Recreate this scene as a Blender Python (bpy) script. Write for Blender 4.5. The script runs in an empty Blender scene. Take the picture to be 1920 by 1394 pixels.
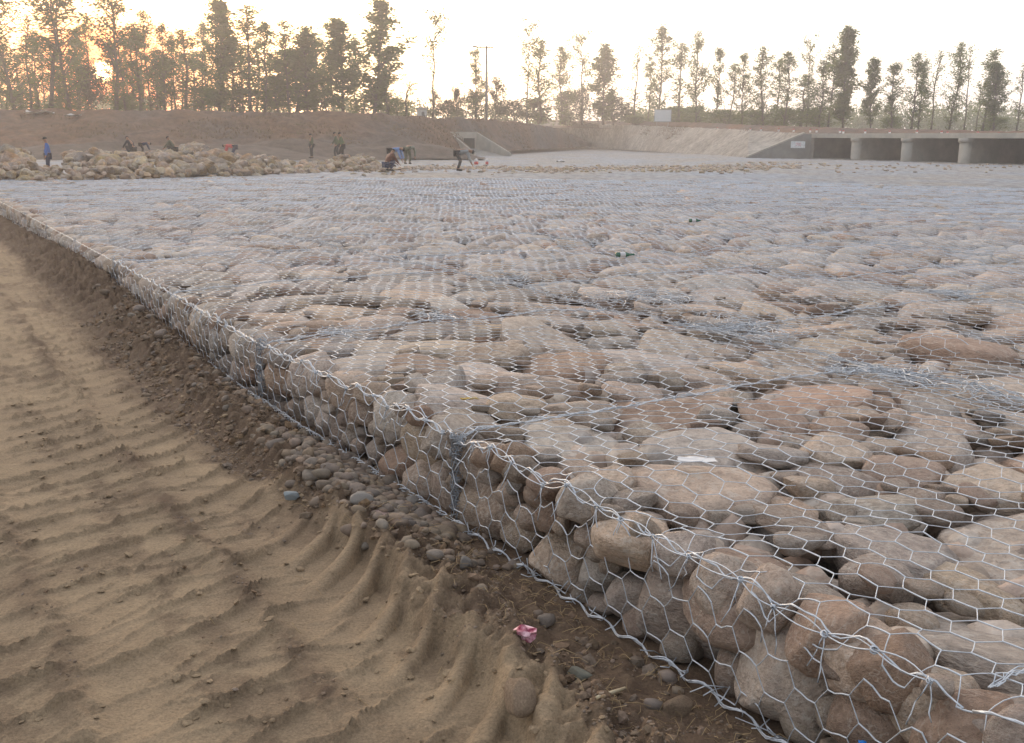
import bpy, bmesh, math, random
import numpy as np
from mathutils import Vector, Matrix, Euler, noise as mnoise

random.seed(7); RNG = np.random.default_rng(7)
SC = bpy.context.scene
COL = SC.collection
R = math.radians

# ------------------------------------------------------------------ camera
CAM_H = 1.4375                       # eye height over the top of the gabion mattress (z = 0)
F_PX, HOR, ROLL = 1950.0, 262.0, R(.5)
PW, PH = 1920.0, 1394.0
PITCH = math.atan((PH/2 - HOR)/F_PX)
fwd = np.array([0, math.cos(PITCH), -math.sin(PITCH)])
_rt = np.array([1., 0, 0]); _up = np.array([0, math.sin(PITCH), math.cos(PITCH)])
rgt = _rt*math.cos(ROLL) + _up*math.sin(ROLL); upv = _up*math.cos(ROLL) - _rt*math.sin(ROLL)
cam_d = bpy.data.cameras.new('camera'); cam = bpy.data.objects.new('camera', cam_d); COL.objects.link(cam)
cam_d.sensor_width = 36; cam_d.lens = 36*F_PX/PW; cam_d.clip_start = .05; cam_d.clip_end = 6000
m3 = Matrix(((rgt[0], upv[0], -fwd[0]), (rgt[1], upv[1], -fwd[1]), (rgt[2], upv[2], -fwd[2])))
cam.matrix_world = Matrix.Translation((0, 0, CAM_H)) @ m3.to_4x4()
SC.camera = cam

# ------------------------------------------------------------------ sky, sun, exposure
SUN_AZ, SUN_EL = R(-20.9), R(3.1)    # azimuth from +Y towards +X
sund = Vector((math.sin(SUN_AZ)*math.cos(SUN_EL), math.cos(SUN_AZ)*math.cos(SUN_EL), math.sin(SUN_EL)))
W = bpy.data.worlds.new('World'); SC.world = W; W.use_nodes = True
nt = W.node_tree; nt.nodes.clear()
def nn(t, typ, **k):
    n = t.nodes.new(typ)
    for a, v in k.items(): setattr(n, a, v)
    return n
sky = nn(nt, 'ShaderNodeTexSky', sky_type='NISHITA', sun_disc=False)
sky.sun_elevation = R(6); sky.sun_rotation = SUN_AZ
sky.altitude = 50; sky.air_density = 1.0; sky.dust_density = 4.0; sky.ozone_density = 1.0
tc = nn(nt, 'ShaderNodeTexCoord')
dot = nn(nt, 'ShaderNodeVectorMath', operation='DOT_PRODUCT'); dot.inputs[1].default_value = sund
nt.links.new(tc.outputs['Generated'], dot.inputs[0])
def wmath(op, a, b=None, clamp=False):
    n = nn(nt, 'ShaderNodeMath', operation=op, use_clamp=clamp)
    for i, v in enumerate((a, b)):
        if v is None: continue
        if isinstance(v, (int, float)): n.inputs[i].default_value = v
        else: nt.links.new(v, n.inputs[i])
    return n.outputs[0]
ang = wmath('ARCCOSINE', wmath('MINIMUM', dot.outputs['Value'], .999999))
def lobe(width, gain): return wmath('MULTIPLY', wmath('EXPONENT', wmath('MULTIPLY', ang, -1/width)), gain)
disc = wmath('MULTIPLY', wmath('SUBTRACT', 1.0, wmath('DIVIDE', wmath('SUBTRACT', ang, R(.42)), R(.12)), True), 60.0)
def tint(val, col):
    n = nn(nt, 'ShaderNodeMix', data_type='RGBA', blend_type='MULTIPLY'); n.inputs[0].default_value = 1
    n.inputs[6].default_value = (*col, 1); nt.links.new(val, n.inputs[7]); return n.outputs[2]
def addc(a, b):
    n = nn(nt, 'ShaderNodeMix', data_type='RGBA', blend_type='ADD'); n.inputs[0].default_value = 1
    nt.links.new(a, n.inputs[6]); nt.links.new(b, n.inputs[7]); return n.outputs[2]
# thin high overcast lightens the whole dome; the sun is dimmed to an orange disc with its aureole
sep = nn(nt, 'ShaderNodeSeparateXYZ'); nt.links.new(tc.outputs['Generated'], sep.inputs[0])
VEIL, AUR = (.84, .88, 1.0), (1.0, .66, .30)
veil = tint(wmath('ADD', 2.9, 0.0), VEIL)
glow = addc(tint(lobe(.72, 12.8), (1.0, .945, .90)), tint(lobe(.10, 14.0), AUR))
discc = tint(disc, (1.0, .72, .35))
redden = nn(nt, 'ShaderNodeMix', data_type='RGBA', clamp_factor=True); redden.inputs[6].default_value = (1, 1, 1, 1); redden.inputs[7].default_value = (.30, .105, .042, 1)
lowair = wmath('EXPONENT', wmath('MULTIPLY', wmath('MAXIMUM', wmath('SUBTRACT', sep.outputs[2], .085), 0.0), -9.0))
nt.links.new(wmath('MULTIPLY', wmath('EXPONENT', wmath('MULTIPLY', wmath('POWER', wmath('MULTIPLY', ang, 1/.15), 2.0), -1.0)), lowair), redden.inputs[0])
red = nn(nt, 'ShaderNodeMix', data_type='RGBA', blend_type='MULTIPLY'); red.inputs[0].default_value = 1
nt.links.new(addc(addc(sky.outputs[0], veil), glow), red.inputs[6]); nt.links.new(redden.outputs[2], red.inputs[7])
skyc = addc(red.outputs[2], discc)
bg = nn(nt, 'ShaderNodeBackground'); bg.inputs[1].default_value = .15
nt.links.new(skyc, bg.inputs[0])
wo = nn(nt, 'ShaderNodeOutputWorld'); nt.links.new(bg.outputs[0], wo.inputs[0])
sl = bpy.data.lights.new('sun', 'SUN'); sl.energy = 1.2; sl.angle = R(10); sl.color = (1, .62, .32)
so = bpy.data.objects.new('sun', sl); COL.objects.link(so)
so.rotation_euler = (-sund).to_track_quat('-Z', 'Y').to_euler()
vs = SC.view_settings; vs.view_transform = 'Standard'; vs.look = 'None'; vs.gamma = 1; vs.use_curve_mapping = False
vs.exposure = 0.36
HAZE = .0019
SC.cycles.volume_bounces = 0; SC.cycles.max_bounces = 6; SC.cycles.diffuse_bounces = 3

# ------------------------------------------------------------------ helpers
def ray(px, py):
    d = fwd*F_PX + rgt*(px - PW/2) - upv*(py - PH/2); return d/np.linalg.norm(d)
def on_plane(px, py, z=0.0):
    d = ray(px, py); t = (z - CAM_H)/d[2]; return np.array([0, 0, CAM_H]) + d*t
def at(px, py, depth):
    d = ray(px, py); return np.array([0, 0, CAM_H]) + d*(depth/d[1])
# edge frame: s runs along the mattress edge (away), t across it (into the mattress)
EA = R(-32.8); DS = np.array([math.sin(EA), math.cos(EA), 0]); DT = np.array([DS[1], -DS[0], 0])
C1 = np.array([-.2875, 5.025, 0])
def st(s, t, z=0.0):
    s, t, z = np.broadcast_arrays(np.asarray(s, float), np.asarray(t, float), np.asarray(z, float))
    return C1 + s[..., None]*DS + t[..., None]*DT + z[..., None]*np.array([0, 0, 1.])
def to_st(p):
    q = np.asarray(p) - C1; return float(q @ DS), float(q @ DT)
ZB = -.481
def t_edge(s): return np.interp(s, [-6, -3, -1.66, 0, 2.9, 7.2, 12.5, 21, 40], [-.22, -.11, -.05, 0, .01, .2, .38, .62, 1.2])

_perm = np.random.default_rng(3).permutation(512)
_grad = np.random.default_rng(4).uniform(0, 2*math.pi, 512)
def perlin(x, y):
    x = np.asarray(x, float); y = np.asarray(y, float)
    xi = np.floor(x).astype(int); yi = np.floor(y).astype(int); xf = x - xi; yf = y - yi
    u = xf*xf*xf*(xf*(xf*6 - 15) + 10); v = yf*yf*yf*(yf*(yf*6 - 15) + 10)
    def g(ix, iy, dx, dy):
        a = _grad[(_perm[ix & 511] + iy) & 511]; return np.cos(a)*dx + np.sin(a)*dy
    n00 = g(xi, yi, xf, yf); n10 = g(xi+1, yi, xf-1, yf); n01 = g(xi, yi+1, xf, yf-1); n11 = g(xi+1, yi+1, xf-1, yf-1)
    return (n00*(1-u) + n10*u)*(1-v) + (n01*(1-u) + n11*u)*v
def fbm(x, y, o=4, g=.5):
    a = 1; r = 0; f = 1
    for i in range(o): r = r + a*perlin(np.asarray(x)*f + 17.3*i, np.asarray(y)*f + 5.1*i); a *= g; f *= 2.03
    return r
def sstep(a, b, x): t = np.clip((x - a)/(b - a), 0, 1); return t*t*(3 - 2*t)

def mesh_np(name, V, quads=None, tris=None, smooth=True):
    V = np.asarray(V, np.float32); me = bpy.data.meshes.new(name)
    q = np.zeros((0, 4), int) if quads is None else np.asarray(quads, int)
    t = np.zeros((0, 3), int) if tris is None else np.asarray(tris, int)
    nl = len(q)*4 + len(t)*3
    me.vertices.add(len(V)); me.vertices.foreach_set('co', V.ravel())
    me.loops.add(nl); me.polygons.add(len(q) + len(t))
    me.loops.foreach_set('vertex_index', np.concatenate([q.ravel(), t.ravel()]).astype(np.int32))
    me.polygons.foreach_set('loop_start', np.concatenate([np.arange(len(q))*4, len(q)*4 + np.arange(len(t))*3]).astype(np.int32))
    me.polygons.foreach_set('use_smooth', np.full(len(q) + len(t), smooth, bool))
    me.update(calc_edges=True); me.validate()
    return me
def add_attr(me, name, vals):
    a = me.attributes.new(name, 'FLOAT', 'POINT'); a.data.foreach_set('value', np.asarray(vals, np.float32).ravel())
def link(name, me, mat=None, parent=None, loc=None):
    o = bpy.data.objects.new(name, me); COL.objects.link(o)
    if mat is not None and me is not None and not me.materials: me.materials.append(mat)
    if parent is not None: o.parent = parent
    if loc is not None: o.location = loc
    return o
def tag(o, label=None, cat=None, group=None, kind=None):
    if label: o['label'] = label
    if cat: o['category'] = cat
    if group: o['group'] = group
    if kind: o['kind'] = kind
    return o
def thing(name, label, cat, loc=(0, 0, 0), rz=0, group=None):
    o = bpy.data.objects.new(name, None); COL.objects.link(o); o.location = loc; o.rotation_euler = (0, 0, rz)
    o.empty_display_size = .2
    return tag(o, label, cat, group)

class MB:
    """collects simple solids, then links them as one mesh object"""
    def __init__(s): s.V = []; s.Q = []; s.T = []; s.n = 0
    def raw(s, V, Q=(), T=()):
        V = np.asarray(V, float)
        if len(Q): s.Q.append(np.asarray(Q, int) + s.n)
        if len(T): s.T.append(np.asarray(T, int) + s.n)
        s.V.append(V); s.n += len(V); return s
    def box(s, c, h, rz=0.0, taper=1.0):
        c = np.asarray(c, float); h = np.asarray(h, float)
        P = np.array([(x, y, z) for z in (-1, 1) for y in (-1, 1) for x in (-1, 1)], float)
        P[4:, :2] *= taper; P = P*h; ca, sa = math.cos(rz), math.sin(rz)
        P = np.stack([P[:, 0]*ca - P[:, 1]*sa, P[:, 0]*sa + P[:, 1]*ca, P[:, 2]], 1) + c
        return s.raw(P, [(0, 2, 3, 1), (4, 5, 7, 6), (0, 1, 5, 4), (2, 6, 7, 3), (0, 4, 6, 2), (1, 3, 7, 5)])
    def tube(s, pts, rad, n=6, cap=True):
        P = np.asarray(pts, float); rad = np.broadcast_to(np.asarray(rad, float), (len(P),))
        T = np.gradient(P, axis=0); T /= np.linalg.norm(T, axis=1)[:, None] + 1e-9
        ref = np.where(np.abs(T[:, 2:3]) > .9, np.array([[1., 0, 0]]), np.array([[0, 0, 1.]]))
        A = np.cross(T, ref); A /= np.linalg.norm(A, axis=1)[:, None] + 1e-9; B = np.cross(T, A)
        th = np.arange(n)*2*math.pi/n
        V = (P[:, None] + rad[:, None, None]*(np.cos(th)[None, :, None]*A[:, None] + np.sin(th)[None, :, None]*B[:, None])).reshape(-1, 3)
        i = np.arange(len(P)-1)[:, None]*n; j = np.arange(n)[None]; k = (j+1) % n
        Q = np.stack([i+j, i+k, i+n+k, i+n+j], -1).reshape(-1, 4)
        T3 = []
        if cap:
            b = (len(P)-1)*n; T3 = [(0, a+1, a) for a in range(1, n-1)] + [(b, b+a, b+a+1) for a in range(1, n-1)]
        return s.raw(V, Q, T3)
    def mesh(s, name, smooth=False):
        return mesh_np(name, np.concatenate(s.V), np.concatenate(s.Q) if s.Q else None, np.concatenate(s.T) if s.T else None, smooth)
    def build(s, name, mat, parent=None, smooth=False): return link(name, s.mesh(name, smooth), mat, parent)

def wires_mesh(name, segs, rad, n=4):
    """segs (N,2,3): each a small n-sided prism"""
    S = np.asarray(segs, float); d = S[:, 1] - S[:, 0]; L = np.linalg.norm(d, axis=1)[:, None] + 1e-9; d = d/L
    ext = np.minimum(rad*.5, L[:, 0]*.2)[:, None] if np.ndim(rad) else np.minimum(rad*.5, L*.2)
    a0, a1 = S[:, 0] - d*ext, S[:, 1] + d*ext
    ref = np.where(np.abs(d[:, 2:3]) > .9, np.array([[1., 0, 0]]), np.array([[0, 0, 1.]]))
    A = np.cross(d, ref); A /= np.linalg.norm(A, axis=1)[:, None]; B = np.cross(d, A)
    th = np.arange(n)*2*math.pi/n + .5
    off = np.cos(th)[None, :, None]*A[:, None] + np.sin(th)[None, :, None]*B[:, None]
    rr = np.asarray(rad)[:, None, None] if np.ndim(rad) else rad
    V = np.stack([a0[:, None] + off*rr, a1[:, None] + off*rr], 1).reshape(-1, 3)
    i = np.arange(len(S))[:, None]*2*n; j = np.arange(n)[None]; k = (j+1) % n
    Q = np.stack([i+j, i+k, i+n+k, i+n+j], -1).reshape(-1, 4)
    return mesh_np(name, V, Q)

# ------------------------------------------------------------------ materials
def mat(name, col, rough=.85, metal=0.0, var=.18, scale=6.0, bump=.0, bscale=60.0, col2=None, mixsc=2.0, island=False, objrand=False, hue=0.0, spec=.3, coord='Object'):
    m = bpy.data.materials.new(name); m.use_nodes = True; t = m.node_tree; b = t.nodes['Principled BSDF']
    b.inputs['Roughness'].default_value = rough; b.inputs['Metallic'].default_value = metal
    b.inputs['Specular IOR Level'].default_value = spec
    co = nn(t, 'ShaderNodeTexCoord'); vec = co.outputs[coord]
    if objrand or island:
        info = nn(t, 'ShaderNodeObjectInfo' if objrand else 'ShaderNodeNewGeometry')
        rnd = info.outputs['Random' if objrand else 'Random Per Island']
        ad = nn(t, 'ShaderNodeVectorMath', operation='ADD'); sc = nn(t, 'ShaderNodeMath', operation='MULTIPLY'); sc.inputs[1].default_value = 37.0
        t.links.new(rnd, sc.inputs[0]); t.links.new(vec, ad.inputs[0]); t.links.new(sc.outputs[0], ad.inputs[1]); vec = ad.outputs[0]
    nz = nn(t, 'ShaderNodeTexNoise'); nz.inputs['Scale'].default_value = scale; nz.inputs['Detail'].default_value = 6; nz.inputs['Roughness'].default_value = .65
    t.links.new(vec, nz.inputs['Vector'])
    base = nn(t, 'ShaderNodeMix', data_type='RGBA'); base.inputs[6].default_value = (*col, 1); base.inputs[7].default_value = (*(col2 or col), 1)
    n2 = nn(t, 'ShaderNodeTexNoise'); n2.inputs['Scale'].default_value = mixsc; n2.inputs['Detail'].default_value = 4
    t.links.new(vec, n2.inputs['Vector'])
    mr = nn(t, 'ShaderNodeMapRange'); mr.inputs[1].default_value = .38; mr.inputs[2].default_value = .62; t.links.new(n2.outputs[0], mr.inputs[0]); t.links.new(mr.outputs[0], base.inputs[0])
    vr = nn(t, 'ShaderNodeMapRange'); vr.inputs[1].default_value = .25; vr.inputs[2].default_value = .75; vr.inputs[3].default_value = 1-var*1.6; vr.inputs[4].default_value = 1+var*1.6
    t.links.new(nz.outputs[0], vr.inputs[0])
    mul = nn(t, 'ShaderNodeMix', data_type='RGBA', blend_type='MULTIPLY'); mul.inputs[0].default_value = 1
    t.links.new(base.outputs[2], mul.inputs[6]); t.links.new(vr.outputs[0], mul.inputs[7]); out = mul.outputs[2]
    if objrand or island:
        rr = nn(t, 'ShaderNodeMapRange'); rr.inputs[3].default_value = .74; rr.inputs[4].default_value = 1.22; t.links.new(rnd, rr.inputs[0])
        wn = nn(t, 'ShaderNodeTexWhiteNoise', noise_dimensions='1D'); t.links.new(rnd, wn.inputs['W'])
        hr = nn(t, 'ShaderNodeMapRange'); hr.inputs[3].default_value = .5-hue*.5; hr.inputs[4].default_value = .5+hue*.5
        srr = nn(t, 'ShaderNodeMapRange'); srr.inputs[3].default_value = .72; srr.inputs[4].default_value = 1.12
        sx = nn(t, 'ShaderNodeSeparateColor'); t.links.new(wn.outputs['Color'], sx.inputs[0])
        t.links.new(sx.outputs[0], hr.inputs[0]); t.links.new(sx.outputs[1], srr.inputs[0])
        hs = nn(t, 'ShaderNodeHueSaturation'); t.links.new(hr.outputs[0], hs.inputs['Hue']); t.links.new(srr.outputs[0], hs.inputs['Saturation']); t.links.new(rr.outputs[0], hs.inputs['Value']); t.links.new(out, hs.inputs['Color']); out = hs.outputs[0]
    t.links.new(out, b.inputs['Base Color'])
    if bump:
        nb = nn(t, 'ShaderNodeTexNoise'); nb.inputs['Scale'].default_value = bscale; nb.inputs['Detail'].default_value = 5; nb.inputs['Roughness'].default_value = .6
        t.links.new(vec, nb.inputs['Vector']); bp = nn(t, 'ShaderNodeBump'); bp.inputs['Strength'].default_value = 1; bp.inputs['Distance'].default_value = bump
        t.links.new(nb.outputs[0], bp.inputs['Height']); t.links.new(bp.outputs[0], b.inputs['Normal'])
    return m
M = {}
def stone_mat(name, c1, c2, obj):
    """river stone: tan to grey, pale lime blotches, dark specks, pitted"""
    m = mat(name, c1, .88, 0, .26, 7.0, .02, 14.0, c2, 1.6, island=not obj, objrand=obj, hue=.014, coord='Object')
    t = m.node_tree; b = t.nodes['Principled BSDF']; src = b.inputs['Base Color'].links[0].from_socket
    vec = [n for n in t.nodes if n.type == 'VECT_MATH'][0].outputs[0]
    n3 = nn(t, 'ShaderNodeTexNoise'); n3.inputs['Scale'].default_value = 3.5; n3.inputs['Detail'].default_value = 8; n3.inputs['Roughness'].default_value = .75
    t.links.new(vec, n3.inputs['Vector'])
    r3 = nn(t, 'ShaderNodeMapRange'); r3.inputs[1].default_value = .52; r3.inputs[2].default_value = .66; r3.inputs[4].default_value = .7; t.links.new(n3.outputs[0], r3.inputs[0])
    mx = nn(t, 'ShaderNodeMix', data_type='RGBA'); t.links.new(r3.outputs[0], mx.inputs[0]); t.links.new(src, mx.inputs[6]); mx.inputs[7].default_value = (.55, .50, .44, 1)
    n4 = nn(t, 'ShaderNodeTexNoise'); n4.inputs['Scale'].default_value = 30; n4.inputs['Detail'].default_value = 3; t.links.new(vec, n4.inputs['Vector'])
    r4 = nn(t, 'ShaderNodeMapRange'); r4.inputs[1].default_value = .6; r4.inputs[2].default_value = .72; r4.inputs[4].default_value = .6; t.links.new(n4.outputs[0], r4.inputs[0])
    m2 = nn(t, 'ShaderNodeMix', data_type='RGBA'); t.links.new(r4.outputs[0], m2.inputs[0]); t.links.new(mx.outputs[2], m2.inputs[6]); m2.inputs[7].default_value = (.13, .09, .065, 1)
    # rock kinds: greyer and browner stones among the tan, pale hair veins
    rnd = [n for n in t.nodes if n.type in ('OBJECT_INFO', 'NEW_GEOMETRY')][0].outputs['Random' if obj else 'Random Per Island']
    w2 = nn(t, 'ShaderNodeMath', operation='MULTIPLY'); w2.inputs[1].default_value = 7.31; t.links.new(rnd, w2.inputs[0]); w3 = nn(t, 'ShaderNodeMath', operation='FRACT'); t.links.new(w2.outputs[0], w3.inputs[0])
    last = m2.outputs[2]
    for lo, hi, col, k in ((.70, .86, (.36, .345, .33, 1), .35), (.22, .10, (.33, .22, .16, 1), .6)):
        r5 = nn(t, 'ShaderNodeMapRange'); r5.inputs[1].default_value = lo; r5.inputs[2].default_value = hi; r5.inputs[4].default_value = k; t.links.new(w3.outputs[0], r5.inputs[0])
        m5 = nn(t, 'ShaderNodeMix', data_type='RGBA'); t.links.new(r5.outputs[0], m5.inputs[0]); t.links.new(last, m5.inputs[6])
        mm = nn(t, 'ShaderNodeMix', data_type='RGBA', blend_type='OVERLAY'); mm.inputs[0].default_value = .5; mm.inputs[6].default_value = col; t.links.new(last, mm.inputs[7]); t.links.new(mm.outputs[2], m5.inputs[7]); last = m5.outputs[2]
    nv = nn(t, 'ShaderNodeTexNoise'); nv.inputs['Scale'].default_value = 1.7; nv.inputs['Detail'].default_value = 3; nv.inputs['Distortion'].default_value = .6; t.links.new(vec, nv.inputs['Vector'])
    sb = nn(t, 'ShaderNodeMath', operation='SUBTRACT'); sb.inputs[1].default_value = .47; t.links.new(nv.outputs[0], sb.inputs[0]); ab = nn(t, 'ShaderNodeMath', operation='ABSOLUTE'); t.links.new(sb.outputs[0], ab.inputs[0])
    r6 = nn(t, 'ShaderNodeMapRange'); r6.inputs[1].default_value = .004; r6.inputs[2].default_value = .016; r6.inputs[3].default_value = .42; r6.inputs[4].default_value = 0; t.links.new(ab.outputs[0], r6.inputs[0])
    m6 = nn(t, 'ShaderNodeMix', data_type='RGBA'); t.links.new(r6.outputs[0], m6.inputs[0]); t.links.new(last, m6.inputs[6]); m6.inputs[7].default_value = (.55, .47, .39, 1)
    t.links.new(m6.outputs[2], b.inputs['Base Color']); return m
M['stone'] = stone_mat('river_stone', (.53, .405, .305), (.435, .325, .245), True)
M['stone_far'] = stone_mat('river_stone_fill', (.51, .40, .315), (.43, .34, .27), False)
M['pebble'] = mat('pebble', (.225, .165, .115), .85, 0, .18, 30, .002, 90, (.17, .13, .098), 8, island=True, hue=.02)
M['rubble'] = mat('quarry_rock', (.43, .30, .175), .9, 0, .28, 3, .04, 7, (.35, .29, .24), 1.2, objrand=True, hue=.03)
M['rubble_far'] = mat('quarry_rock_fill', (.43, .31, .20), .9, 0, .22, 3, .02, 9, (.36, .29, .23), 1.5, island=True, hue=.03)
M['wire'] = mat('galvanised_wire', (.54, .565, .60), .42, .45, .12, 40, spec=.5)
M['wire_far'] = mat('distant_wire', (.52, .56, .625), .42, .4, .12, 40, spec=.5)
M['wire_dull'] = mat('weathered_wire', (.34, .36, .39), .5, .5, .15, 40, spec=.5)
M['bank'] = mat('bank_earth', (.155, .085, .05), .95, 0, .35, 1.1, .25, 1.2, (.11, .083, .07), .10)
M['revet'] = mat('revetment_stone', (.36, .33, .29), .95, 0, .4, 1.6, .3, 2.4, (.27, .24, .21), .22)
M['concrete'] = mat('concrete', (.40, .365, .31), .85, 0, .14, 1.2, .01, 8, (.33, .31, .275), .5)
M['concrete_dark'] = mat('dark_concrete', (.27, .255, .23), .9, 0, .16, 1.0, .01, 8, (.21, .20, .185), .4)  # darker, mottled copy of the concrete
M['bark'] = mat('bark', (.12, .10, .08), .9, 0, .2, 4)
M['ground'] = mat('far_ground', (.20, .155, .105), .95, 0, .2, .3, .05, 2, (.14, .13, .075), .05)

def leaf_mat(name, c1, c2):
    m = mat(name, c1, .7, 0, .25, 1.2, col2=c2, mixsc=.5); t = m.node_tree; b = t.nodes['Principled BSDF']
    tr = nn(t, 'ShaderNodeBsdfTranslucent'); tb = nn(t, 'ShaderNodeMix', data_type='RGBA', blend_type='MULTIPLY'); tb.inputs[0].default_value = 1; tb.inputs[7].default_value = (1.6, 1.65, 1.2, 1); t.links.new(b.inputs['Base Color'].links[0].from_socket, tb.inputs[6]); t.links.new(tb.outputs[2], tr.inputs[0])
    ms = nn(t, 'ShaderNodeMixShader'); ms.inputs[0].default_value = .6
    o = t.nodes['Material Output']; t.links.new(b.outputs[0], ms.inputs[1]); t.links.new(tr.outputs[0], ms.inputs[2]); t.links.new(ms.outputs[0], o.inputs[0])
    return m
M['leaf'] = leaf_mat('poplar_leaf', (.12, .15, .05), (.085, .115, .04))
M['leaf_dark'] = leaf_mat('shrub_leaf', (.05, .058, .028), (.062, .05, .03))

# ------------------------------------------------------------------ ground far and near
def sheet(name, P, mat_, kind='structure', smooth=True, parent=None):
    """P: (n,m,3) grid"""
    n, m_ = P.shape[:2]; i = np.arange(n-1)[:, None]*m_; j = np.arange(m_-1)[None]
    Q = np.stack([i+j, i+j+1, i+m_+j+1, i+m_+j], -1).reshape(-1, 4)
    me = mesh_np(name, P.reshape(-1, 3), Q, smooth=smooth)
    o = link(name, me, mat_, parent)
    if kind: o['kind'] = kind
    return o
gx = np.linspace(-380, 380, 60); gy = np.linspace(-60, 312, 60)
G = np.stack(np.meshgrid(gx, gy), -1); Gz = -.62 + .06*fbm(G[..., 0]*.05, G[..., 1]*.05)
sheet('ground', np.concatenate([G, Gz[..., None]], -1), M['ground'])

# sandy haul track with tyre tread, dirt berm beside the mattress
def spaced(a, b, d0, grow, start=None):
    v = [a]; d = d0
    while v[-1] < b: v.append(v[-1] + d); d *= grow
    return np.array(v)
sv = np.concatenate([np.arange(-3.4, 1.2, .0112), spaced(1.2, 40, .0115, 1.0075)])
sv = np.concatenate([np.linspace(-9, -3.45, 40), sv])
tv = np.concatenate([-spaced(2.75, 16, .02, 1.07)[::-1], np.arange(-2.72, .32, .012), [.5, .8, 1.2]])
S_, T_ = np.meshgrid(sv, tv, indexing='ij')
def sand_height(s, t):
    u = t - t_edge(s)
    n1 = fbm(s*.7, t*.7, 3); wob = .05*fbm(s*1.3, t*1.3 + 9, 3) + .004*fbm(s*6, t*6, 2)
    z = .008*n1
    # tyre tracks: left wide pass and right pass, lugs across the track
    def lugs(p, curve, A, lo, hi, seed, soft=.08):
        ph = (s - curve + wob)/p; k = np.floor(ph); f = ph - k
        jit = perlin(k*1.7 + seed, t*1.4 + seed)*.5
        f = (ph + .18*jit) % 1.0
        prof = np.where(f < .5, np.clip(1 - f/.10, 0, 1)**1.2, sstep(.905 - .015*perlin(s*4, t*4), 1.0, f))
        amp = (.22 + .9*sstep(-.22, .20, perlin(k*.93 + seed*3, t*3.1 + seed) + .7*perlin(s*1.3 + seed, t*1.1)))*np.clip(.95 + .45*fbm(s*9, t*9, 3), .3, 1.4)
        win = sstep(lo, lo + soft, u + .5*wob)*(1 - sstep(hi - soft, hi, u + .5*wob))
        return A*prof*amp*win
    c = .30*np.clip(u + 1.15, -1, .6)
    near = (1 - sstep(-.2, .7, s))
    z = z + lugs(.30, .42*(u+1.2) + .55*np.clip(u+1.05, 0, 1)**2*2, .037, -1.24, -.62, 1.0)*(1 - near*sstep(-1.0, -.84, u))
    z = z + lugs(.28, .30*(u+1.6) + .25*(u+1.6)**2, .031, -1.97, -1.13, 5.0)
    z = z + lugs(.29, .20*(u+2.2), .036, -2.75, -1.90, 9.0)
    z = z + lugs(.215, -.22*(u+1.3), .014, -1.75, -.72, 21.0, .2) + lugs(.19, .62*(u+1.6), .012, -2.4, -1.3, 25.0, .2)
    z = z + lugs(.31, .2*(u+3.2), .04, -3.9, -2.9, 12.0) + lugs(.30, .2*(u+5), .04, -6, -4.6, 15.0)
    # tall pressed lug ends climbing the berm close to the camera
    cf = .4*(u + 1) + 1.06*np.maximum(0, u + 1)**2
    ph = (s - cf + .35*wob)/.285; k = np.floor(ph); f = ph - k
    rr = (f - .5 + .10*perlin(k*2.1, u*0 + 5))/(.21 + .05*perlin(k*1.7, u*0 + 9))
    fin = np.sqrt(np.clip(1 - rr*rr, 0, 1)); rise = np.clip((u + 1.02)/.44, 0, 1)**1.25
    fing = near*fin*rise*(.105 + .04*perlin(k*1.3, u*0 + 2) + .012*fbm(s*8, t*8, 3))*(u < -.45)
    # crumb streaks between passes
    cr = np.exp(-((u + 1.18 + wob)/.07)**2) + .8*np.exp(-((u + 1.95 + wob)/.08)**2)
    ridged = 1 - np.abs(fbm(s*9, t*9, 4))*1.6
    z = z + cr*(.012 + .02*np.clip(ridged, 0, 1)*sstep(-.2, .3, perlin(s*1.6, t*3)))
    # berm
    bh = np.interp(s, [-4, -2, -.9, 0, 1.5, 4, 7, 10, 13, 18], [.06, .10, .125, .12, .12, .13, .15, .24, .20, .12])
    bc = np.interp(s, [-4, -1.8, -.9, 0, 2, 5, 9, 14, 20], [-.72, -.66, -.60, -.52, -.40, -.30, -.22, -.12, -.1])
    wl = np.interp(s, [-3, -.3, .8, 5, 12], [.045, .05, .13, .22, .3])
    du = u - bc + .10*fbm(s*1.9, t*1.9 + 3, 4)
    berm = np.where(du < 0, np.exp(-(du/wl)**2), 1 - .72*sstep(.06, .42, du))
    rough = sstep(-.75 + .10*near - .22*sstep(.6, 3, s)*(1 - sstep(9, 14, s)), -.5 + .02*near, u + .14*fbm(s*1.6, t*2.2, 4))
    clod = np.clip(1 - np.abs(fbm(s*5.5, t*5.5, 4))*2.2, 0, 1)
    z = np.maximum(z, .3*z + fing)
    z = z + bh*berm*(.8 + .5*clod)*(1 - .55*np.clip(fing/.1, 0, 1)) + rough*(.022*fbm(s*7, t*7, 4) + .020*clod*berm + .007*fbm(s*28, t*28, 2) + sstep(3, 8, s)*(.05*fbm(s*2.6, t*3.4, 4) + .03*clod))
    z = z + (.0028*fbm(s*22, t*22, 3) + .003*fbm(s*4, t*4, 3))*(1 - rough)
    # fine flaky cracks
    fl = np.abs(fbm(s*6 + 30, t*2.6, 3)); z = z - .006*np.clip(1 - fl*22, 0, 1)*(1 - rough)*sstep(0, .3, perlin(s*.9 + 4, t*1.4))
    dirt = np.clip(rough*.95 + .75*cr*sstep(-.35, .25, perlin(s*2.2, t*4)) + .38*sstep(.16, .36, fbm(s*1.2 + 7, t*2.4, 3) + .28*fbm(s*11, t*11, 4)), 0, 1)
    dirt = np.clip(dirt + .3*fbm(s*16, t*16, 4)*(dirt > .06), 0, 1)
    return ZB + z*(1 - .75*sstep(-.24, -.05, u)*(1 - sstep(2.5, 7, s))), dirt
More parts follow.
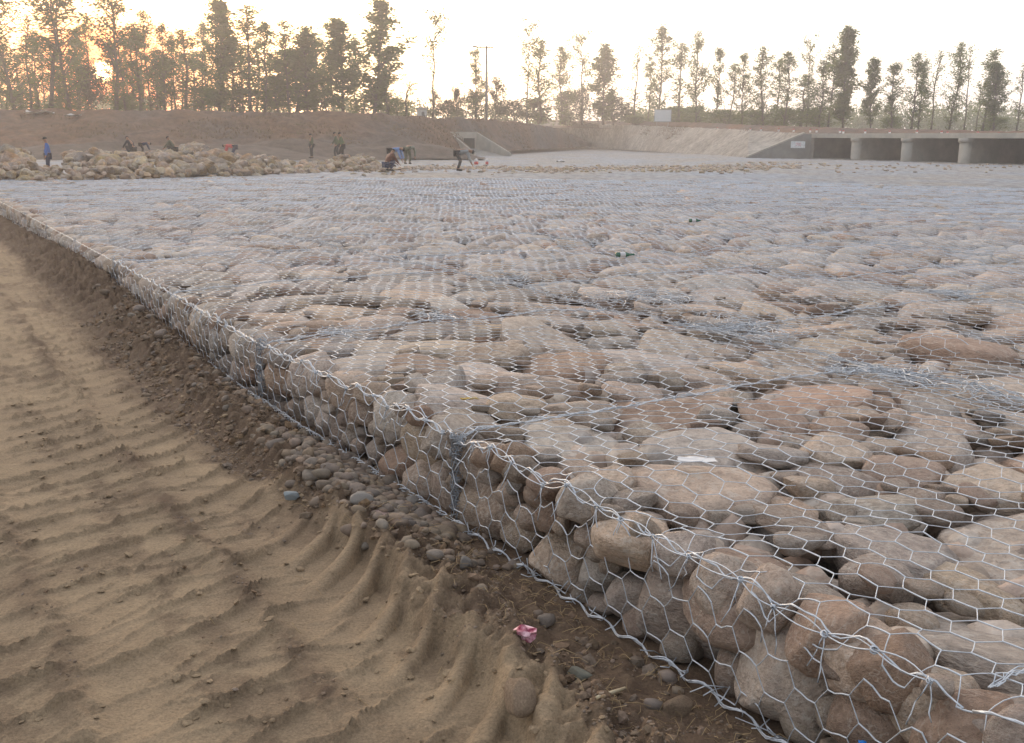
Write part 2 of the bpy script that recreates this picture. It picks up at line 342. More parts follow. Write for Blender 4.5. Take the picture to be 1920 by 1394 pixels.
Zs, dirt = sand_height(S_, T_)
sand = mat('sand', (.33, .238, .147), .95, 0, .12, 5, .004, 130, (.28, .20, .125), 1.3)
t_ = sand.node_tree; b_ = t_.nodes['Principled BSDF']; src_ = b_.inputs['Base Color'].links[0].from_socket
at_ = nn(t_, 'ShaderNodeAttribute', attribute_name='dirt'); mx_ = nn(t_, 'ShaderNodeMix', data_type='RGBA')
nz_ = nn(t_, 'ShaderNodeTexNoise'); nz_.inputs['Scale'].default_value = 14; nz_.inputs['Detail'].default_value = 6
sp_ = nn(t_, 'ShaderNodeTexNoise'); sp_.inputs['Scale'].default_value = 90; sp_.inputs['Detail'].default_value = 5; sp_.inputs['Roughness'].default_value = .75
sr_ = nn(t_, 'ShaderNodeMapRange'); sr_.inputs[1].default_value = .3; sr_.inputs[2].default_value = .7; sr_.inputs[3].default_value = .66; sr_.inputs[4].default_value = 1.3; t_.links.new(sp_.outputs[0], sr_.inputs[0])
sm_ = nn(t_, 'ShaderNodeMix', data_type='RGBA', blend_type='MULTIPLY'); sm_.inputs[0].default_value = 1; t_.links.new(sr_.outputs[0], sm_.inputs[7])
cr_ = nn(t_, 'ShaderNodeMix', data_type='RGBA'); cr_.inputs[6].default_value = (.085, .052, .032, 1); cr_.inputs[7].default_value = (.18, .12, .078, 1)
oc_ = nn(t_, 'ShaderNodeTexCoord'); t_.links.new(oc_.outputs['Object'], nz_.inputs['Vector']); t_.links.new(nz_.outputs[0], cr_.inputs[0])
bp0 = [n for n in t_.nodes if n.type == 'BUMP'][0]; nb2 = nn(t_, 'ShaderNodeTexNoise'); nb2.inputs['Scale'].default_value = 38; nb2.inputs['Detail'].default_value = 7; nb2.inputs['Roughness'].default_value = .7
t_.links.new(oc_.outputs['Object'], nb2.inputs['Vector']); bp2 = nn(t_, 'ShaderNodeBump'); bp2.inputs['Distance'].default_value = .014; t_.links.new(nb2.outputs[0], bp2.inputs['Height']); t_.links.new(bp0.outputs[0], bp2.inputs['Normal']); t_.links.new(bp2.outputs[0], b_.inputs['Normal'])
t_.links.new(at_.outputs['Fac'], mx_.inputs[0]); t_.links.new(src_, mx_.inputs[6]); t_.links.new(cr_.outputs[2], mx_.inputs[7]); t_.links.new(oc_.outputs['Object'], sp_.inputs['Vector']); t_.links.new(mx_.outputs[2], sm_.inputs[6]); t_.links.new(sm_.outputs[2], b_.inputs['Base Color'])
M['sand'] = sand
sd = sheet('sand_track', st(S_, T_, Zs), sand)
add_attr(sd.data, 'dirt', dirt)
def sand_z(s, t): return float(sand_height(np.array([s]), np.array([t]))[0][0])

# ------------------------------------------------------------------ stones
def ico(sub):
    bm = bmesh.new(); bmesh.ops.create_icosphere(bm, subdivisions=sub, radius=1); bm.verts.ensure_lookup_table()
    V = np.array([v.co[:] for v in bm.verts]); Fc = np.array([[v.index for v in f.verts] for f in bm.faces]); bm.free()
    return V/np.linalg.norm(V, axis=1)[:, None], Fc
ICO = {k: ico(k) for k in (1, 2, 3, 4)}
def n3(V, f, off, o=3):
    r = np.zeros(len(V)); a = 1
    for k in range(o):
        p = V*f + off + 11*k
        r += a*(perlin(p[:, 0] + p[:, 2]*.7, p[:, 1] - p[:, 2]*.6)*.6 + perlin(p[:, 1]*.9 + 40, p[:, 2] + p[:, 0]*.5)*.6); a *= .5; f *= 2
    return r
def stone_shape(sub, rng, rough=.11, flats=9, fmin=.62, fine=.03, flat_top=False):
    V, Fc = ICO[sub]; e = rng.uniform(.72, .95)
    P = np.sign(V)*np.abs(V)**e; P /= np.abs(P).max(0)
    P = P*(1 + rough*2.2*n3(V, 1.1, rng.uniform(0, 90), 2))[:, None]
    for _ in range(flats):
        d = rng.normal(size=3); d /= np.linalg.norm(d); h = rng.uniform(fmin, .95); q = P @ d; ov = np.maximum(q - h, 0)
        P = P - d*(ov*.8)[:, None]
    if flat_top: P[:, 2] = np.where(P[:, 2] > 0, np.tanh(P[:, 2]*2.0)/2.0*1.4, P[:, 2])
    P = P*(1 + fine*n3(V, 4, rng.uniform(0, 90), 3))[:, None]
    return P/np.abs(P).max(0), Fc
srng = np.random.default_rng(11)
STONE4 = [mesh_np('stone', *(lambda a: (a[0], None, a[1]))(stone_shape(4, srng))) for _ in range(14)]
STONE3 = [mesh_np('stone', *(lambda a: (a[0], None, a[1]))(stone_shape(3, srng))) for _ in range(14)]
TOP4 = [mesh_np('stone', *(lambda a: (a[0], None, a[1]))(stone_shape(4, srng, flat_top=True))) for _ in range(14)]
TOP3 = [mesh_np('stone', *(lambda a: (a[0], None, a[1]))(stone_shape(3, srng, flat_top=True))) for _ in range(14)]
SH2 = [stone_shape(2, srng) for _ in range(10)]
SH1 = [stone_shape(1, srng, .12, 3) for _ in range(8)]
def half(sh):   # drop the underside nobody can see once it is packed in
    V, Fc = sh; k = V[Fc][:, :, 2].max(1) > -.35; Fc = Fc[k]; u, inv = np.unique(Fc, return_inverse=True); return V[u], inv.reshape(Fc.shape)
SH2H = [half(s_) for s_ in SH2]; SH1H = [half(s_) for s_ in SH1]
for me in STONE3 + STONE4 + TOP3 + TOP4: me.materials.append(M['stone'])
ROCK = []
for k in range(12):
    V, Fc = stone_shape(2, srng, .12, 13, .38, .02); me = mesh_np('rock', V, None, Fc, smooth=False); me.materials.append(M['rubble']); ROCK.append(me)
ROCKS = [stone_shape(1, srng, .14, 5, .55, .0) for _ in range(8)]
def merge_stones(name, items, shapes, mat_, parent=None, label=None, smooth=True):
    """items: (pos, radii, rz, tilt)"""
    VV = []; TT = []; n = 0
    for i, (p, r, rz, ti) in enumerate(items):
        V, Fc = shapes[i % len(shapes)]
        m = np.array(Euler((ti[0], ti[1], rz)).to_matrix()); VV.append((V*np.asarray(r)) @ m.T + p); TT.append(Fc + n); n += len(V)
    if not VV: return None
    o = link(name, mesh_np(name, np.concatenate(VV), None, np.concatenate(TT), smooth), mat_, parent); o['kind'] = 'stuff'
    return o

class Pack:
    """dart packing of ellipses on a raster in (a,b), big ones first"""
    def __init__(s, a0, a1, b0, b1, res, rng):
        s.a0, s.b0, s.res, s.rng = a0, b0, res, rng
        s.na, s.nb = int((a1-a0)/res), int((b1-b0)/res); s.occ = np.zeros((s.na, s.nb), bool)
    def axes(s): return s.a0 + (np.arange(s.na)+.5)*s.res, s.b0 + (np.arange(s.nb)+.5)*s.res
    def win(s, a, b, ra, rb, th):
        ca, sa = math.cos(th), math.sin(th); ea = math.hypot(ra*ca, rb*sa); eb = math.hypot(ra*sa, rb*ca)
        i0 = max(0, int((a-ea-s.a0)/s.res)); i1 = min(s.na, int((a+ea-s.a0)/s.res)+2); j0 = max(0, int((b-eb-s.b0)/s.res)); j1 = min(s.nb, int((b+eb-s.b0)/s.res)+2)
        x = (s.a0 + (np.arange(i0, i1)+.5)*s.res - a)[:, None]; y = (s.b0 + (np.arange(j0, j1)+.5)*s.res - b)[None]
        q = ((x*ca + y*sa)/ra)**2 + ((-x*sa + y*ca)/rb)**2
        return i0, i1, j0, j1, q
    def put(s, a, b, ra, rb, th, tol=None):
        i0, i1, j0, j1, q = s.win(a, b, ra, rb, th)
        if q.size == 0: return False
        k = q < 1; nk = k.sum()
        if nk == 0: return False
        if tol is not None and (s.occ[i0:i1, j0:j1] & k).sum() > tol*nk: return False
        s.occ[i0:i1, j0:j1] |= k; return True
    def fill(s, classes, asp=(.6, 1.0), tol=.05, th=None):
        out = []
        for r, tries in classes:
            free = np.flatnonzero(~s.occ)
            if len(free) == 0: break
            for f in s.rng.choice(free, min(tries, len(free)), replace=False):
                i, j = divmod(int(f), s.nb)
                if s.occ[i, j]: continue
                ra = r*s.rng.uniform(.85, 1.15); rb = ra*s.rng.uniform(*asp); an = s.rng.uniform(0, math.pi) if th is None else th + s.rng.normal(0, .35)
                a = s.a0 + (i+.5)*s.res; b = s.b0 + (j+.5)*s.res
                if s.put(a, b, ra, rb, an, tol): out.append((a, b, ra, rb, an))
        return out

# ------------------------------------------------------------------ gabion mattress layout
UL = 2.925                                         # unit length along the edge
SEAM_T = [3.25, 6.7, 10.3]
STAG = [0.0, 1.65, .4, 1.9]                         # stagger of the cross seams per row
def row_of(t): return int(np.searchsorted(SEAM_T, t))
def unit_of(s, t):
    r_ = row_of(t); return (r_, int(math.floor((s - STAG[min(r_, 3)])/UL)))
def top_off(s, t):
    s = np.asarray(s, float); t = np.asarray(t, float)
    z = .045*fbm(s*.35, t*.35 + 2, 2) + .05*fbm(s*.12 + 9, t*.12, 2)*sstep(6, 14, s + t)
    rr = np.searchsorted(SEAM_T, t); off = np.array(STAG)[np.minimum(rr, 3)]
    ds = np.abs((s - off + UL/2) % UL - UL/2); dt = np.min(np.abs(t[..., None] - np.array([99.] + SEAM_T)), -1)
    return z - .03*np.exp(-(ds/.22)**2) - .03*np.exp(-(dt/.22)**2) - .025*np.exp(-((t - t_edge(s))/.15)**2)*sstep(-.5, 1.5, s) + .02*(1 - sstep(-1.2, .2, s))*np.exp(-((t - t_edge(s))/.5)**2)
prng = np.random.default_rng(21)
stones = []        # dict: p, r, rz, tilt, s, t, face
def add_stone(s, t, z, r, rz, tilt, face=False): stones.append(dict(s=s, t=t, z=z, r=r, rz=rz, tilt=tilt, face=face))

# face of the mattress: packing in (s, z)
FP = Pack(-4.2, 23, ZB+.005, -.01, .01, prng)
FACE_HAND = [  # px, py, half width m, half height m, depth radius m, rotation in the face
    (1318, 1125, .28, .20, .30, .05), (1068, 1062, .25, .125, .17, -.45), (903, 962, .115, .125, .15, .2), (976, 1000, .08, .105, .12, 0), (1187, 1117, .11, .095, .12, 0),
    (1492, 1245, .225, .20, .2, .1), (1372, 1272, .095, .09, .1, 0), (1420, 1343, .09, .075, .1, 0), (1135, 1167, .08, .045, .08, -.2), (1208, 1187, .085, .08, .09, .2),
    (800, 833, .145, .16, .17, 0), (718, 853, .125, .12, .13, .3), (668, 836, .085, .10, .11, 0), (622, 790, .11, .115, .12, .6), (905, 868, .115, .15, .15, 0),
    (955, 868, .085, .105, .12, .2), (800, 928, .14, .10, .13, -.3), (1645, 1355, .16, .12, .15, 0), (1500, 1378, .085, .055, .09, 0), (700, 772, .15, .10, .14, 0), (1005, 932, .085, .07, .1, 0),
    (573, 772, .075, .10, .1, 0), (1275, 1245, .10, .06, .09, 0), (1560, 1345, .06, .06, .07, 0), (1180, 1010, .15, .09, .14, -.1), (1095, 935, .14, .10, .13, 0), (1100, 1010, .07, .05, .08, 0)]
def face_hit(px, py, inset=0.0):
    d = ray(px, py); te = 0.0
    for _ in range(6):
        o = np.array([0, 0, CAM_H]) - C1; k = (te + inset - o @ DT)/(d @ DT); p = o + d*k; te = float(t_edge(p @ DS))
    return p @ DS, p[2]
fitems = []
for px, py, ra, rb, rd, th in FACE_HAND:
    s_, z_ = face_hit(px, py, rd*.85); z_ = max(z_, ZB + rb*.8); FP.put(s_, z_, ra*.97, rb*.97, th); fitems.append((s_, z_, ra, rb, th, rd))
for (s_, z_, ra, rb, th) in FP.fill([(.20, 900), (.17, 2500), (.14, 3500), (.115, 5000), (.09, 6000), (.07, 6000), (.052, 6000)], (.62, 1.0), .08, 0.0):
    fitems.append((s_, z_, ra, rb, th, None))
for (s_, z_, ra, rb, th, rd) in fitems:
    hand = rd is not None
    rd = rd or min(.2, max(ra, rb)*prng.uniform(.8, 1.1)); zc = z_ + float(top_off(np.array(s_), np.array(float(t_edge(s_))+.1)))*(1 if z_ > -.25 else .3)
    if not hand:
        zmax = float(top_off(np.array(s_), np.array(float(t_edge(s_))+.15))) + .004; zc = min(zc, zmax - rb)
    add_stone(s_, float(t_edge(s_)) + rd*.93 - prng.uniform(0, .02) + .012, zc, (ra, rd, rb), 0.0, th, True)

# top of the mattress, near area: packing in (s, t)
NS0, NS1, NT0, NT1 = -4.6, 13.0, -.35, 11.5
TP = Pack(NS0, NS1, NT0, NT1, .015, prng)
aa, bb = TP.axes(); A2, B2 = np.meshgrid(aa, bb, indexing='ij')
XY = st(A2, B2)[..., :2]
def in_view(x, y, m=.10, near=2.2): return (np.abs(x) < (.5 + m)*y + .8) & (y > near)
TP.occ |= (B2 < t_edge(A2) + .03) | ~in_view(XY[..., 0], XY[..., 1]) | (np.hypot(XY[..., 0], XY[..., 1]) > 14.5)
for d_ in stones:
    if d_['z'] + d_['r'][2] > -.12: TP.put(d_['s'], d_['t'], d_['r'][0]*.95, d_['r'][1]*.95, 0)
TOP_HAND = [  # px, py, rx, ry, rz, height of crown
    (1405, 1050, .29, .23, .20, .01), (1325, 888, .37, .33, .17, .03), (1185, 985, .20, .15, .11, .0), (1567, 885, .205, .22, .15, .0), (1692, 1008, .31, .21, .16, .01), (1655, 1195, .20, .17, .16, .0),
    (1760, 1262, .155, .14, .14, -.02), (1890, 1305, .20, .18, .18, .0), (1512, 1110, .18, .10, .10, -.03), (1645, 1062, .14, .13, .11, -.01), (1880, 885, .30, .28, .16, .02), (1412, 797, .105, .12, .1, .0),
    (1602, 766, .29, .15, .13, .02), (1500, 822, .13, .10, .1, -.03), (1835, 1092, .22, .14, .12, -.02), (1482, 955, .15, .09, .09, -.03), (1650, 832, .15, .13, .11, .0), (1090, 878, .21, .09, .09, -.02),
    (1220, 800, .22, .13, .12, .0), (905, 695, .36, .24, .15, .01), (890, 782, .30, .13, .12, .0), (1185, 725, .24, .18, .13, .01), (1780, 790, .24, .2, .14, .0), (1730, 930, .10, .10, .1, -.03), (1345, 960, .1, .07, .08, -.04),
    (1800, 640, .5, .22, .16, .08), (1300, 700, .3, .2, .14, .02), (1060, 650, .33, .17, .12, .0), (1500, 700, .22, .14, .12, .0), (1720, 1150, .1, .08, .1, -.04), (1045, 790, .2, .1, .1, -.01)]
for px, py, rx, ry, rz, zt in TOP_HAND:
    p = on_plane(px, py, -.05 + zt); s_, t_v = to_st(p); an = -EA   # ellipse axes follow the world, angle in (s,t)
    th = math.atan2(DT[0], DS[0])
    TP.put(s_, t_v, rx*.97, ry*.97, th)
    add_stone(s_, t_v, zt - rz - .005, (rx, ry, rz), th, (0, 0))
for (s_, t_v, ra, rb, th) in TP.fill([(.44, 1500), (.36, 3500), (.29, 6000), (.24, 9000), (.19, 9000), (.155, 12000), (.12, 16000), (.09, 20000), (.065, 20000)], (.6, .95), .09):
    GRW = prng.uniform(1.10, 1.18); ra *= GRW; rb *= GRW; rz = min(min(rb, ra)*prng.uniform(.5, .75), .19); zt = float(top_off(np.array(s_), np.array(t_v))) + prng.normal(0, .010) - (.03 if ra < .09 else 0)
    add_stone(s_, t_v, zt - rz, (ra, rb, rz), th, (prng.normal(0, .12), prng.normal(0, .12)))

# far top area up to 46 m
FS0, FS1, FT0, FT1 = -6.0, 44.0, -.4, 46.0
QP = Pack(FS0, FS1, FT0, FT1, .05, prng)
fa, fb = QP.axes(); A3, B3 = np.meshgrid(fa, fb, indexing='ij'); XY3 = st(A3, B3)[..., :2]; RD3 = np.hypot(XY3[..., 0], XY3[..., 1])
FARR = 40.0
def heap_mask(x, y): return (y > np.interp(x, [-30, -13.5, -8.5, -4.8, 0], [34, 35, 38.5, 46.5, 60]))
QP.occ |= (B3 < t_edge(A3) + .12) | ~in_view(XY3[..., 0], XY3[..., 1], .04) | (RD3 > FARR) | (RD3 < 14.4)
fstones = []
for (s_, t_v, ra, rb, th) in QP.fill([(.30, 9000), (.24, 22000), (.19, 26000), (.15, 26000)], (.6, .95), .10):
    ra *= 1.14; rb *= 1.14; rz = min(rb*prng.uniform(.45, .65), .17); zt = float(top_off(np.array(s_), np.array(t_v))) + prng.normal(0, .011)
    fstones.append((st(s_, t_v, zt - rz), (ra, rb, rz), math.pi/2 - (-EA) + th, (prng.normal(0, .12), prng.normal(0, .12)), s_, t_v, zt))

# net height: stretched over the stone tops
def height_raster(P, items):
    H = np.full((P.na, P.nb), -.2)
    for (a, b, ra, rb, th, zc, rz) in items:
        i0, i1, j0, j1, q = P.win(a, b, ra, rb, th); w = q < 1
        if q.size: H[i0:i1, j0:j1] = np.where(w, np.maximum(H[i0:i1, j0:j1], zc + rz*np.sqrt(np.clip(1 - q**1.4, 0, 1))), H[i0:i1, j0:j1])
    return H
def shiftmax(H, r, fn=np.maximum):
    for ax in (0, 1):
        o = H.copy()
        for k in range(1, r+1):
            a = np.roll(H, k, ax); b = np.roll(H, -k, ax); o = fn(o, fn(a, b))
        H = o
    return H
def blur(H, r):
    for _ in range(2):
        for ax in (0, 1):
            c = np.cumsum(np.pad(H, [(r+1, r) if k == ax else (0, 0) for k in (0, 1)], mode='edge'), ax)
            H = (np.take(c, range(2*r+1, c.shape[ax]), ax) - np.take(c, range(0, c.shape[ax]-2*r-1), ax))/(2*r+1)
    return H
def net_surface(H, r1, r2):
    E = shiftmax(shiftmax(H, r1), r1, np.minimum); E = blur(E, r2)
    return np.maximum(blur(np.maximum(E, H), max(1, r2//2)), H) + .006
NH = net_surface(height_raster(TP, [(d['s'], d['t'], d['r'][0], d['r'][1], 0 if d['face'] else d['rz'], d['z'], d['r'][2]) for d in stones if d['z']+d['r'][2] > -.2]), 10, 4)
FH = net_surface(height_raster(QP, [(f[5-1], f[5], f[1][0], f[1][1], f[2] - (math.pi/2 + EA), f[0][2], f[1][2]) for f in fstones]), 3, 1)
def samp(H, P, s, t):
    x = np.clip((s - P.a0)/P.res - .5, 0, P.na-1.01); y = np.clip((t - P.b0)/P.res - .5, 0, P.nb-1.01)
    i = x.astype(int); j = y.astype(int); fx = x-i; fy = y-j
    return (H[i, j]*(1-fx) + H[i+1, j]*fx)*(1-fy) + (H[i, j+1]*(1-fx) + H[i+1, j+1]*fx)*fy
def net_z(s, t): return np.where(np.hypot(*np.moveaxis(st(s, t)[..., :2], -1, 0)) < 14.2, samp(NH, TP, s, t), samp(FH, QP, s, t))

# hexagonal double-twist netting, twists along the edge
HD = .15; HA = HD/math.sqrt(3)
def hex_edges(s0, s1, t0, t1):
    ni = np.arange(int(s0/(1.5*HA))-1, int(s1/(1.5*HA))+2); nj = np.arange(int(t0/HD)-2, int(t1/HD)+3)
    I, J = np.meshgrid(ni, nj, indexing='ij'); a = np.stack([I*1.5*HA, J*HD + (I % 2)*HD/2], -1).reshape(-1, 2)
    b = a + (HA, 0); c1 = b + (.5*HA, HD/2); c2 = b + (.5*HA, -HD/2)
    E = np.concatenate([np.stack([a, b], 1), np.stack([b, c1], 1), np.stack([b, c2], 1)])
    tw = np.concatenate([np.ones(len(a), bool), np.zeros(2*len(a), bool)])
    return E, tw
def warp(p, amp=.03):
    s, t = p[..., 0], p[..., 1]
    return np.stack([s + amp*fbm(s*1.1, t*1.1 + 20, 2) + .007*perlin(s*9, t*9), t + amp*fbm(s*1.1 + 50, t*1.1, 2) + .007*perlin(s*9 + 5, t*9)], -1)
def subdivide(E, n):
    k = np.linspace(0, 1, n+1); P = E[:, :1]*(1-k)[None, :, None] + E[:, 1:]*k[None, :, None]
    return np.stack([P[:, :-1], P[:, 1:]], 2).reshape(-1, 2, E.shape[-1])

# ---- units
near_units = {}
def unit_thing(u):
    if u in near_units: return near_units[u]
    r_, k = u
    names = {(0, -2): 'nearest gabion mattress bay at the bottom right corner with big boulders in front', (0, -1): 'gabion mattress bay with huge boulders right of the tangled wire corner post',
             (0, 0): 'gabion mattress bay just behind the tangled wire corner post', (0, 1): 'second gabion mattress bay behind the tangled corner post along the sand edge',
             (0, 2): 'third gabion mattress bay behind the tangled corner post along the sand edge', (0, 3): 'gabion mattress bay along the sand beside the dusty earth lumps',
             (0, 4): 'gabion mattress bay on the sand edge, last one with tellable stones'}
    lab = names.get(u)
    if not lab:
        o_ = ['first', 'second', 'third', 'fourth', 'fifth', 'sixth', 'seventh', 'eighth', 'ninth']
        lab = f"wire gabion bay {o_[min(8, (-k-1) if k < 0 else k)]} {'before' if k < 0 else 'past'} corner post, {o_[r_]} row from sand edge"
    near_units[u] = thing('gabion_mattress', lab, 'gabion', tuple(st((k+.5)*UL + STAG[min(r_, 3)], (0 if r_ == 0 else SEAM_T[r_-1]) + 1.6, ZB)), EA, 'wire gabion mattress bays')
    near_units[u]['_inv'] = 1
    return near_units[u]
def put_child(o, par):
    o.parent = par; o.matrix_parent_inverse = PINV[par.name]; return o
PINV = {}
def ensure(u):
    p = unit_thing(u)
    if p.name not in PINV:
        if '_inv' in p: del p['_inv']
        PINV[p.name] = (Matrix.Translation(p.location) @ Matrix.Rotation(p.rotation_euler.z, 4, 'Z')).inverted()
    return p
IND_R = 10.5        # stones nearer than this are objects of their own
fills = {}
RZ0 = math.pi/2 + EA   # world angle of the s axis measured from +X
for d in stones:
    P = st(d['s'], d['t'], d['z']); dist = math.hypot(P[0], P[1]); u = unit_of(d['s'], max(d['t'], .01))
    # s axis points along DS; t axis is DS turned by -90 deg, so the (s,t) frame is mirrored
    if d['face']: rot = Euler((0, 0, RZ0)).to_matrix() @ Euler((0, d['tilt'], 0)).to_matrix()
    else: rot = Euler((d['tilt'][0], d['tilt'][1], RZ0 - d['rz'])).to_matrix()
    if dist < IND_R:
        par = ensure(u); me = ((STONE4 if d['face'] else TOP4) if dist < 6.2 and max(d['r']) > .1 else (STONE3 if d['face'] else TOP3))[int(prng.integers(14))]
        o = bpy.data.objects.new('stone', me); COL.objects.link(o)
        flip = Euler((0, 0, prng.choice([0, math.pi])), 'XYZ').to_matrix()
        o.matrix_basis = Matrix.Translation(P) @ (rot @ flip).to_4x4() @ Matrix.Diagonal((*d['r'], 1))
        put_child(o, par)
    else:
        fills.setdefault(u, []).append((P, d['r'], RZ0 - (0 if d['face'] else d['rz']), (0, 0)))
# small stones seen down through the gaps
for u in list(near_units):
    r_, k = u; s0 = k*UL + STAG[min(r_, 3)]; t0 = 0 if r_ == 0 else SEAM_T[r_-1]; t1 = SEAM_T[r_] if r_ < 3 else t0 + 3.3
    for a in np.arange(s0+.08, s0+UL, .17):
        for b in np.arange(t0+.2, t1, .17):
            x, y = st(a, b)[:2]
            if in_view(x, y, .05) and math.hypot(x, y) < 9.5:
                s_ = a + prng.uniform(-.07, .07); t_v = b + prng.uniform(-.07, .07); r = prng.uniform(.085, .125)
                fills.setdefault(u, []).append((st(s_, max(t_v, float(t_edge(s_)) + .22), prng.uniform(-.24, -.13)), (r, r*.85, r*.8), prng.uniform(0, 3), (0, 0)))
for u, it in fills.items():
    par = ensure(u); o = merge_stones('stone_fill', it, SH2, M['stone_far']); put_child(o, par)
# dark sheet under the stones; its tone stands in for shade in the gaps
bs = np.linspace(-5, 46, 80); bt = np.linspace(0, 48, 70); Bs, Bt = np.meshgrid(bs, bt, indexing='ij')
bed = sheet('gap_shade_sheet', st(Bs, Bt + t_edge(Bs) + .2, np.where(np.hypot(*np.moveaxis(st(Bs, Bt)[..., :2], -1, 0)) < 12, -.40, -.16)), mat('gap_shade_sheet', (.12, .095, .075), .95, 0, .3, 20), 'stuff')

# ---- far stones and the sheet beyond
farroot = thing('gabion_field', 'far wire-covered gabion field stretching to the culvert and the left bank', 'gabion field')
merge_stones('stone_fill', [f[:4] for f in fstones if math.hypot(f[0][0], f[0][1]) < 24], SH2H, M['stone_far'], farroot)
merge_stones('stone_fill', [f[:4] for f in fstones if math.hypot(f[0][0], f[0][1]) >= 24], SH1H, M['stone_far'], farroot)
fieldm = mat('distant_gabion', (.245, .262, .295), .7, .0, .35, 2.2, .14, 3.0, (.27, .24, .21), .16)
fy = spaced(36, 285, .22, 1.011); fu = np.linspace(-.62, .66, 420)
FY, FU = np.meshgrid(fy, fu, indexing='ij'); FX = FU*FY
fz = -.03 + .07*fbm(FX*1.3, FY*1.1, 4) + .05*fbm(FX*.3, FY*.3, 2) - .30*sstep(45, 80, FY)*(1 - sstep(.10, .22, FU))
fz = np.where(FY < 38.5, fz - .12*(38.5 - FY)/2.5, fz)
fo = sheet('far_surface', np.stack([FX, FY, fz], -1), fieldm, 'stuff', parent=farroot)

# ---- netting on every bay
E_all, tw_all = hex_edges(-4.6, 44, -.2, 46)
mid = st(E_all[:, 0, 0], E_all[:, 0, 1]); rad_all = np.hypot(mid[:, 0], mid[:, 1])
keep = in_view(mid[:, 0], mid[:, 1], .07) & (rad_all < FARR + .5) & (E_all[:, 1, 1] > t_edge(E_all[:, 1, 0]) - .04) & (E_all[:, 0, 1] > t_edge(E_all[:, 0, 0]) - .04)
E_all, tw_all, rad_all = E_all[keep], tw_all[keep], rad_all[keep]
def lift(E, warpamp=.05):
    Wp = warp(E, warpamp); far = sstep(4, 13, Wp[..., 0] + Wp[..., 1])
    Wp = Wp + far[..., None]*np.stack([.09*fbm(E[..., 0]*.6 + 3, E[..., 1]*.5, 3) + .03*perlin(E[..., 0]*4, E[..., 1]*4), .09*fbm(E[..., 0]*.6 + 33, E[..., 1]*.5, 3) + .03*perlin(E[..., 0]*4 + 7, E[..., 1]*4)], -1); s, t = Wp[..., 0], np.maximum(Wp[..., 1], t_edge(Wp[..., 0]) - .012); return st(s, t, net_z(s, t))
nm = rad_all < IND_R + 1.2
uid = np.array([unit_of(e[0, 0], max(e[0, 1], .01)) for e in E_all[nm]])
for u in list(near_units):
    k = (uid[:, 0] == u[0]) & (uid[:, 1] == u[1])
    if not k.any(): continue
    E = E_all[nm][k]; tw = tw_all[nm][k]; nseg = 4
    L = lift(subdivide(E, nseg)); rr = np.repeat(np.where(tw, .0031, .0019), nseg)
    o = link('top_netting', wires_mesh('top_netting', L, rr, 5), M['wire']); o['kind'] = 'stuff'; put_child(o, near_units[u])
rest = np.ones(len(E_all), bool); idx = np.flatnonzero(nm)
have = np.array([tuple(x) in near_units for x in uid]); rest[idx[have]] = False
E = E_all[rest]; tw = tw_all[rest]; rr = rad_all[rest]
a_ = rr < 22
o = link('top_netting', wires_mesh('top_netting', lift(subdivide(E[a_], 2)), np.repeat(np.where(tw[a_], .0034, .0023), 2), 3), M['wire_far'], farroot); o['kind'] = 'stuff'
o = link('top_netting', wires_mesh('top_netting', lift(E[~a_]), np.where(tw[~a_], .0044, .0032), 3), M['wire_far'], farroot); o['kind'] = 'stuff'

# side netting
Ef, twf = hex_edges(-4.4, 22.5, ZB, .0)
kf = (Ef[..., 1].min(1) > ZB + .0) & (Ef[..., 1].max(1) < -.005); Ef, twf = Ef[kf], twf[kf]
def liftf(E):
    s, z = E[..., 0], E[..., 1]; s2 = s + .035*fbm(s*1.3, z*1.3, 2) + .16*(z - ZB)/.48*perlin(s*.5, z*0 + 3) + .008*perlin(s*9, z*9)
    z2 = z + .012*perlin(s*6, z*6 + 8); w = (z2 - ZB)/(-ZB)
    zt = net_z(s2, t_edge(s2) + .02); z3 = ZB + w*(np.clip(zt, -.05, .08) - ZB)
    return st(s2, t_edge(s2) - .014 + .02*perlin(s*2.4, z*3 + 1) - .012*np.sin(np.clip(w, 0, 1)*math.pi), z3)
sdist = np.hypot(*np.moveaxis(st(Ef[:, 0, 0], 0*Ef[:, 0, 0])[:, :2], -1, 0))
